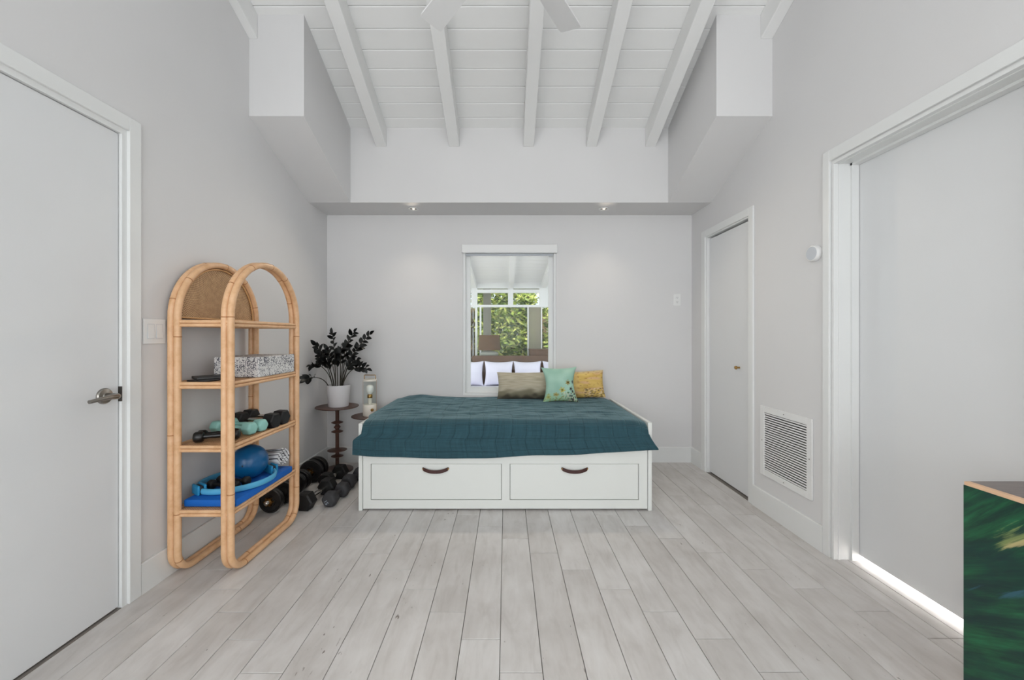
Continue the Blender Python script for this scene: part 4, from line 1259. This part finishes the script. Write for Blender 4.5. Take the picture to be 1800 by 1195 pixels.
# stem tips given in the plant's own frame: (dx, dy, top z above table, bow, first leaf fraction)
sc = 0.94 * 0.0054
def tip(px, py, dy=0.0):
    k_ = (TY + dy) / 3.73 * 0.0054
    return ((px - 890) * k_ - (TX + 0.012), dy, 1.204 + (589 - py) * k_ - TZ)
stems = [  # (tip, base offset x, bow dir, leaf start)
    (tip(584, 586, 0.02), -0.03, 0.00, 0.52), (tip(622, 584, 0.02), 0.02, 0.01, 0.45), (tip(650, 588, -0.03), 0.04, -0.03, 0.60),
    (tip(555, 607, -0.11), -0.045, -0.02, 0.45), (tip(560, 622, -0.05), -0.05, -0.02, 0.5), (tip(537, 668, -0.27), -0.088, 0.05, 0.70),
    (tip(548, 642, -0.18), -0.07, 0.05, 0.6), (tip(645, 648, -0.06), 0.05, 0.07, 0.6), (tip(612, 600, -0.06), 0.01, 0.0, 0.42), (tip(600, 612, -0.09), 0.0, 0.0, 0.5),
    (tip(575, 615, -0.07), -0.02, -0.01, 0.5), (tip(632, 610, 0.06), 0.035, 0.0, 0.5), (tip(590, 622, 0.09), -0.01, 0.0, 0.5), (tip(627, 632, -0.09), 0.03, 0.02, 0.5), (tip(566, 634, -0.09), -0.04, 0.02, 0.5)]
for (tp, bx, bow, ls) in stems:
    p0 = Vector((bx * 0.8, rp.uniform(-0.04, 0.04), ph - 0.02)); p3 = Vector(tp)
    d = p3 - p0
    c1 = p0 + Vector((d.x * 0.15, d.y * 0.15, d.z * 0.45 + abs(bow) * 0.9)); c2 = p0 + Vector((d.x * 0.55, d.y * 0.6, d.z * 0.85 + bow))
    def bez(s): return p0 * (1 - s) ** 3 + c1 * 3 * s * (1 - s) ** 2 + c2 * 3 * s * s * (1 - s) + p3 * s ** 3
    path = [bez(i / 12) for i in range(13)]
    st = obj('stem', add_tube(bmn(), path, [0.0052 - 0.0035 * i / 12 for i in range(13)], 6), 'stem_dark', pp, 70)
    nl = int(5 + 5 * (1 - ls) * 2)
    for i in range(nl):
        s = ls + (1 - ls) * i / (nl - 1)
        p = bez(s); tg = (bez(min(1, s + 0.02)) - bez(s - 0.02)).normalized()
        sidev = tg.cross(Vector((0.25, 1, 0.1))).normalized()
        if sidev.length < 0.1: sidev = Vector((1, 0, 0))
        dirv = (sidev * (1 if i % 2 else -1) * 0.85 + tg * 0.75 + Vector((0, rp.uniform(-0.45, 0.45), rp.uniform(-0.1, 0.1)))).normalized()
        if i == nl - 1: dirv = tg
        up = Vector((rp.uniform(-.4, .4), -0.9, 0.6 + rp.uniform(-.3, .3))); yv = up.cross(dirv).normalized(); zv = dirv.cross(yv)
        o = obj('leaf', lme, 'leaf_dark', st)
        k = rp.uniform(0.8, 1.1) * (1 - 0.25 * (s - ls))
        M = Matrix((dirv * k, yv * k, zv * k)).transposed().to_4x4(); M.translation = p
        o.matrix_local = M

lm = thing('lantern_lamp', 'cream portable lamp with glass cylinder and brass handle', 'lamp', (LX - 0.004, LY - 0.01, LZ))
obj('base', add_lathe(bmn(), [(0, 0), (0.058, 0.0), (0.060, 0.003), (0.060, 0.097), (0.058, 0.100), (0, 0.100)], 48, cap=False), 'lamp_cream', lm, 40)
obj('glass_cylinder', add_lathe(bmn(), [(0.053, 0.100), (0.053, 0.312), (0.0505, 0.312), (0.0505, 0.100)], 40, cap=False), 'glass', lm, 60)
obj('top_ring', add_lathe(bmn(), [(0.046, 0.308), (0.058, 0.308), (0.059, 0.312), (0.059, 0.322), (0.057, 0.325), (0.046, 0.325)], 40, cap=False), 'lamp_cream', lm, 40)
obj('handle', add_tube(bmn(), [(-0.050, 0, 0.322), (-0.050, 0, 0.358), (-0.048, 0, 0.361), (0.048, 0, 0.361), (0.050, 0, 0.358), (0.050, 0, 0.322)], 0.0032, 8), 'brass', lm, 60)
obj('socket', add_lathe(bmn(), [(0.016, 0.100), (0.016, 0.150), (0.020, 0.156), (0.021, 0.178), (0.014, 0.186)], 24), 'lamp_cream', lm, 40)
obj('socket_cup', add_lathe(bmn(), [(0.0205, 0.157), (0.0225, 0.160), (0.0225, 0.182), (0.016, 0.190)], 24, cap=False), 'brass', lm, 40)
obj('bulb', add_lathe(bmn(), [(0.012, 0.188), (0.019, 0.196), (0.030, 0.212), (0.033, 0.228), (0.033, 0.250), (0.030, 0.262), (0.016, 0.272), (0, 0.274)], 28, cap=False), 'bulb_white', lm, 60)
obj('dial_knob', add_lathe(bmn(), [(0, -0.016), (0.011, -0.015), (0.013, -0.012), (0.012, 0.004)], 20, axis='Y'), 'brass', lm, 40, loc=(0.038, -0.046, 0.058))
for s in (-1, 1):
    obj('strut', add_tube(bmn(), [(s * 0.0605, -0.005, 0.01), (s * 0.0605, -0.005, 0.318)], 0.0012, 6), 'brass', lm, 60)

pts = [(-1.03, 3.05, 0.0032), (-1.07, 3.03, 0.0032), (-1.12, 3.02, 0.0032), (-1.15, 3.04, 0.0032), (-1.150, 3.10, 0.0032), (-1.10, 3.26, 0.0032), (-1.06, 3.45, 0.0032), (-1.05, 3.70, 0.0032)]
tag(obj('power_cord', add_tube(bmn(), pts, 0.003, 8), 'cable_white', None, 60), 'thin white power cord on the floor beside the bed', 'cord')

# ------------------------------------------------------------------ green painted cabinet (near right)
cb = thing('painted_cabinet', 'cabinet with green brush-stroke painted front and brown top at the right edge', 'cabinet', (1.402, 1.205, 0))
H = 0.752; Lc = 1.35; Dp = 0.335
obj('front_panel', box_bm(0, 0.018, -Lc, 0, 0.0, H - 0.006), 'green_painting', cb)
obj('body', box_bm(0.018, Dp, -Lc, -0.0, 0.03, H - 0.020), 'cabinet_top', cb)
obj('top_edge', box_bm(0.001, 0.018, -Lc, -0.001, H - 0.006, H + 0.0045), 'ply_edge', cb)
obj('top_panel', box_bm(0.0185, Dp, -Lc, -0.001, H - 0.0195, H + 0.0045), 'cabinet_top', cb)
obj('edge_band', box_bm(0.0185, Dp, 0.0, 0.004, 0.03, H + 0.002), 'ply_edge', cb)

# ------------------------------------------------------------------ sunroom beyond the window
SY0, SY1 = YB + WT, 7.40
SXL, SXR = -2.1, 2.3
struct('floor_sunroom', box_bm(SXL, SXR, SY0, SY1 + 0.1, -0.06, 0.0), 'sunroom_floor', label='floor of the sunroom beyond the window', cat='floor')
def zs(y): return 2.19 + (SY1 - y) * 0.125
bm = add_prism(bmn(), [(SY0, zs(SY0)), (SY1 + 0.55, zs(SY1 + 0.55)), (SY1 + 0.55, zs(SY1 + 0.55) + 0.1), (SY0, zs(SY0) + 0.1)], 0, SXL - 0.3, SXR + 0.3)
cs = struct('ceiling_sunroom', bm, 'ceiling_paint', label='white sloped sunroom ceiling seen through the window', cat='ceiling')
y = SY1 - 0.005
while y > SY0 + 0.2:
    y0 = y - 0.17
    prof = [(y0 + 0.004, zs(y0)), (y - 0.004, zs(y)), (y - 0.004, zs(y) - 0.012), (y0 + 0.004, zs(y0) - 0.012)]
    obj('board', add_prism(bmn(), prof, 0, SXL, SXR), 'ceiling_paint', cs)
    y = y0
for cx in (-1.35, -0.605, 0.092, 0.70, 1.4):
    prof = [(SY0, zs(SY0)), (SY1 - 0.03, zs(SY1)), (SY1 - 0.03, zs(SY1) - 0.105), (SY0, zs(SY0) - 0.105)]
    obj('beam', add_prism(bmn(), prof, 0, cx - 0.045, cx + 0.045), 'beam_paint', cs)
# far glazed wall
fw_ = struct_root('window_5', 'white framed glass wall of the sunroom with the hedge outside', 'window', (0, SY1, 0))
def fbar(nm, a, b_, c, d, mat='trim_paint', t0=-0.03, t1=0.03): obj(nm, box_bm(a, b_, t0, t1, c, d), mat, fw_)
fbar('head_rail', SXL, SXR, 1.997, 2.061); fbar('transom_rail', SXL, SXR, 1.729, 1.772)
fbar('top_strip', SXL, SXR, 2.08, 2.19)
fbar('knee_wall', SXL, SXR, 0.0, 0.70, 'wall_paint', -0.02, 0.06)
for a, b_ in ((-1.40, -1.32), (-0.655, -0.545), (0.032, 0.130), (0.62, 0.80), (1.36, 1.44)):
    fbar('transom_post', a, b_, 1.772, 1.997); fbar('transom_post', a, b_, 2.061, 2.08)
MU = [(-1.37, -1.34), (-0.585, -0.545), (-0.500, -0.470), (0.396, 0.421), (0.652, 0.672), (1.37, 1.41)]
for a, b_ in MU: fbar('mullion', a, b_, 0.70, 1.729)
xs = [SXL] + [v for p in MU for v in p] + [SXR]
for i in range(0, len(xs), 2):
    fbar('pane', xs[i], xs[i + 1], 0.70, 1.729, 'glass_frosted' if abs(xs[i] - 0.421) < 1e-6 else 'glass', -0.003, 0.003)
fbar('pane', SXL, SXR, 1.772, 1.997, 'glass', 0.031, 0.035)
# side walls: low wall, posts, panes
for nm, xx, s in (('window_6', SXL, -1), ('window_7', SXR, 1)):
    r = struct_root(nm, ('left' if s < 0 else 'right') + ' glazed side of the sunroom', 'window', (xx, 0, 0))
    obj('knee_wall', box_bm(-0.04, 0.04, SY0, SY1, 0, 0.6), 'wall_paint', r)
    for k in range(5):
        yy = SY0 + (SY1 - SY0) * k / 4
        obj('post', box_bm(-0.04, 0.04, max(SY0, yy - 0.04), min(SY1 - 0.031, yy + 0.04), 0.6, 2.19), 'trim_paint', r)
    for k in range(4):
        ya = SY0 + (SY1 - SY0) * k / 4 + 0.04; yb2 = SY0 + (SY1 - SY0) * (k + 1) / 4 - 0.045
        obj('pane', box_bm(-0.003, 0.003, ya, yb2, 0.6, 2.19), 'glass', r)
# bed next door
sb = thing('sunroom_bed', 'bed with white linen and brown wooden headboard beyond the window', 'bed', (0.1, 6.9, 0))
obj('headboard', box_bm(-0.70, 1.15, 0.0, 0.05, 0.0, 0.842, 0.004, 1), 'wood_brown', sb)
obj('bed_base', box_bm(-1.05, 1.15, -2.05, -0.002, 0.0, 0.16), 'wood_brown', sb)
obj('mattress', box_bm(-1.05, 1.15, -2.05, -0.004, 0.16, 0.335, 0.04, 3), 'linen_white', sb)
white = lambda u, v: lin((226, 224, 238))
nm_ = ['white pillow partly cut by the left window frame', 'white pillow second from the left in the sunroom', 'white pillow third from the left in the sunroom', 'white pillow cut by the right window frame in the sunroom']
for i, cx in enumerate((-0.640, -0.134, 0.372, 0.878)):
    cushion('bed_pillow', nm_[i], 0.500 if i != 2 else 0.485, 0.435, 0.17, (cx, 6.72, 0.337), (math.radians(-17), 0, math.radians((2, -2, 3, -1)[i])), white, 'pillow', n=28, concave=0.10, group='white pillows on the sunroom bed')
# console, lamp, cabinet
cn = thing('console_table', 'low wooden console behind the sunroom headboard', 'console', (-0.25, 7.14, 0))
obj('top', box_bm(-0.45, 0.50, -0.15, 0.15, 0.775, 0.805, 0.003, 1), 'wood_brown', cn)
for sx in (-0.42, 0.47):
    for sy in (-0.12, 0.12): obj('leg', box_bm(sx - 0.02, sx + 0.02, sy - 0.02, sy + 0.02, 0, 0.775), 'wood_brown', cn)
tl = thing('table_lamp', 'table lamp with brown shade in front of the hedge window', 'lamp', (-0.308, 7.12, 0.805))
obj('base', add_lathe(bmn(), [(0, 0), (0.10, 0), (0.15, 0.02), (0.17, 0.06), (0.14, 0.10), (0.06, 0.115), (0.02, 0.12)], 28), 'ceramic_grey', tl, 50)
obj('pole', add_lathe(bmn(), [(0.008, 0.118), (0.008, 0.30)], 10), 'steel_dark', tl, 50)
obj('shade', add_lathe(bmn(), [(0.205, 0.130), (0.185, 0.400), (0.182, 0.400), (0.202, 0.130)], 40, cap=False), 'shade_brown', tl, 50)
sk = thing('sunroom_cabinet', 'brown wooden cabinet beside the headboard in the sunroom', 'cabinet', (0.66, 7.16, 0))
obj('body', box_bm(-0.24, 0.45, -0.14, 0.14, 0.03, 0.93), 'wood_brown', sk)
obj('top', box_bm(-0.25, 0.46, -0.15, 0.15, 0.93, 0.955, 0.003, 1), 'wood_brown', sk)
for a in (-0.235, 0.108): obj('door', box_bm(a, a + 0.337, -0.152, -0.14, 0.06, 0.915, 0.002, 1), 'wood_brown', sk)

# ------------------------------------------------------------------ garden
struct('ground', box_bm(-14, 14, 7.5, 22, -0.3, -0.08), 'ground', label='garden ground outside the sunroom', cat='ground')
struct('ground', box_bm(-14, -2.2, 3.0, 7.5, -0.3, -0.08), 'ground', label='garden ground to the left of the sunroom', cat='ground')
struct('ground', box_bm(2.4, 14, 3.0, 7.5, -0.3, -0.08), 'ground', label='garden ground to the right of the sunroom', cat='ground')
po = thing('porch_post', 'grey porch post outside the sunroom glass', 'post', (-0.375, 7.70, -0.08))
obj('shaft', box_bm(-0.075, 0.075, -0.06, 0.06, 0.0, 2.22, 0.004, 1), 'post_grey', po)
obj('base_block', box_bm(-0.10, 0.10, -0.085, 0.085, 0.0, 0.14, 0.004, 1), 'post_grey', po)
fn = thing('garden_fence', 'brown board fence behind the hedge', 'fence', (0, 10.6, -0.08))
fme = finish(box_bm(-0.095, 0.095, 0, 0.02, 0, 2.0, 0.004, 1), 'fence_board')
for i in range(42): obj('fence_board', fme, 'fence_brown', fn, loc=(-4.2 + i * 0.2, 0, 0))
for z in (0.4, 1.6): obj('fence_rail', box_bm(-4.3, 4.2, 0.02, 0.06, z, z + 0.08), 'fence_brown', fn)
def shrub(label, x0, x1, y0, y1, z0, z1, n, size, mat, seed, name='hedge_shrub', cat='hedge', trunk=True):
    rr = random.Random(seed)
    t = thing(name, label, cat, ((x0 + x1) / 2, (y0 + y1) / 2, -0.08))
    cx, cy = (x0 + x1) / 2, (y0 + y1) / 2
    verts = []; faces = []
    for i in range(n):
        u, v, w = rr.random(), rr.random(), rr.random()
        p = Vector((x0 + size * 1.25 + (x1 - x0 - size * 2.5) * u - cx, y0 + (y1 - y0) * v ** 1.6 - cy, z0 + (z1 - z0) * w + 0.08))
        q = noise.noise(p * 1.7 + Vector((seed, 0, 0)))
        p.y += q * 0.35
        if q > 0.33 and rr.random() < 0.8: continue
        e = Vector((rr.uniform(-1, 1), rr.uniform(-1, 1), rr.uniform(-0.8, 0.5))).normalized()
        f = e.cross(Vector((rr.uniform(-1, 1), rr.uniform(-1, 1), rr.uniform(-1, 1)))).normalized()
        s = size * rr.uniform(0.6, 1.3)
        b0 = len(verts)
        verts += [p - e * s, p + f * s * 0.38, p + e * s, p - f * s * 0.38]
        faces.append((b0, b0 + 1, b0 + 2, b0 + 3))
    me = bpy.data.meshes.new('foliage'); me.from_pydata([tuple(v) for v in verts], [], faces)
    o = obj('foliage', me, mat, t); o['kind'] = 'stuff'
    if trunk:
        for k in range(3):
            bx = (x0 + (x1 - x0) * (k + 0.5) / 3) - cx
            obj('trunk', add_tube(bmn(), [(bx, 0, 0), (bx + rr.uniform(-.1, .1), 0.05, (z1) * 0.5), (bx + rr.uniform(-.2, .2), 0.0, z1 * 0.95)], [0.05, 0.04, 0.015], 8), 'bark', t, 60)
    return t
shrub('leafy green hedge at the far left of the window view', -3.2, -0.80, 9.0, 10.2, 0.0, 2.9, 5000, 0.09, 'hedge_leaf', 1)
shrub('bright yellow green bushy shrub in the middle of the window view', -0.80, 0.78, 8.9, 10.1, 0.0, 2.5, 5600, 0.085, 'hedge_leaf', 2)
shrub('green shrub at the right of the window view', 0.78, 3.2, 9.0, 10.2, 0.0, 2.6, 4300, 0.09, 'hedge_leaf', 4)
shrub('pale leafed tree rising above the fence', -3.5, 3.5, 11.2, 13.0, 1.4, 4.6, 3600, 0.11, 'tree_leaf', 5, 'garden_tree', 'tree')
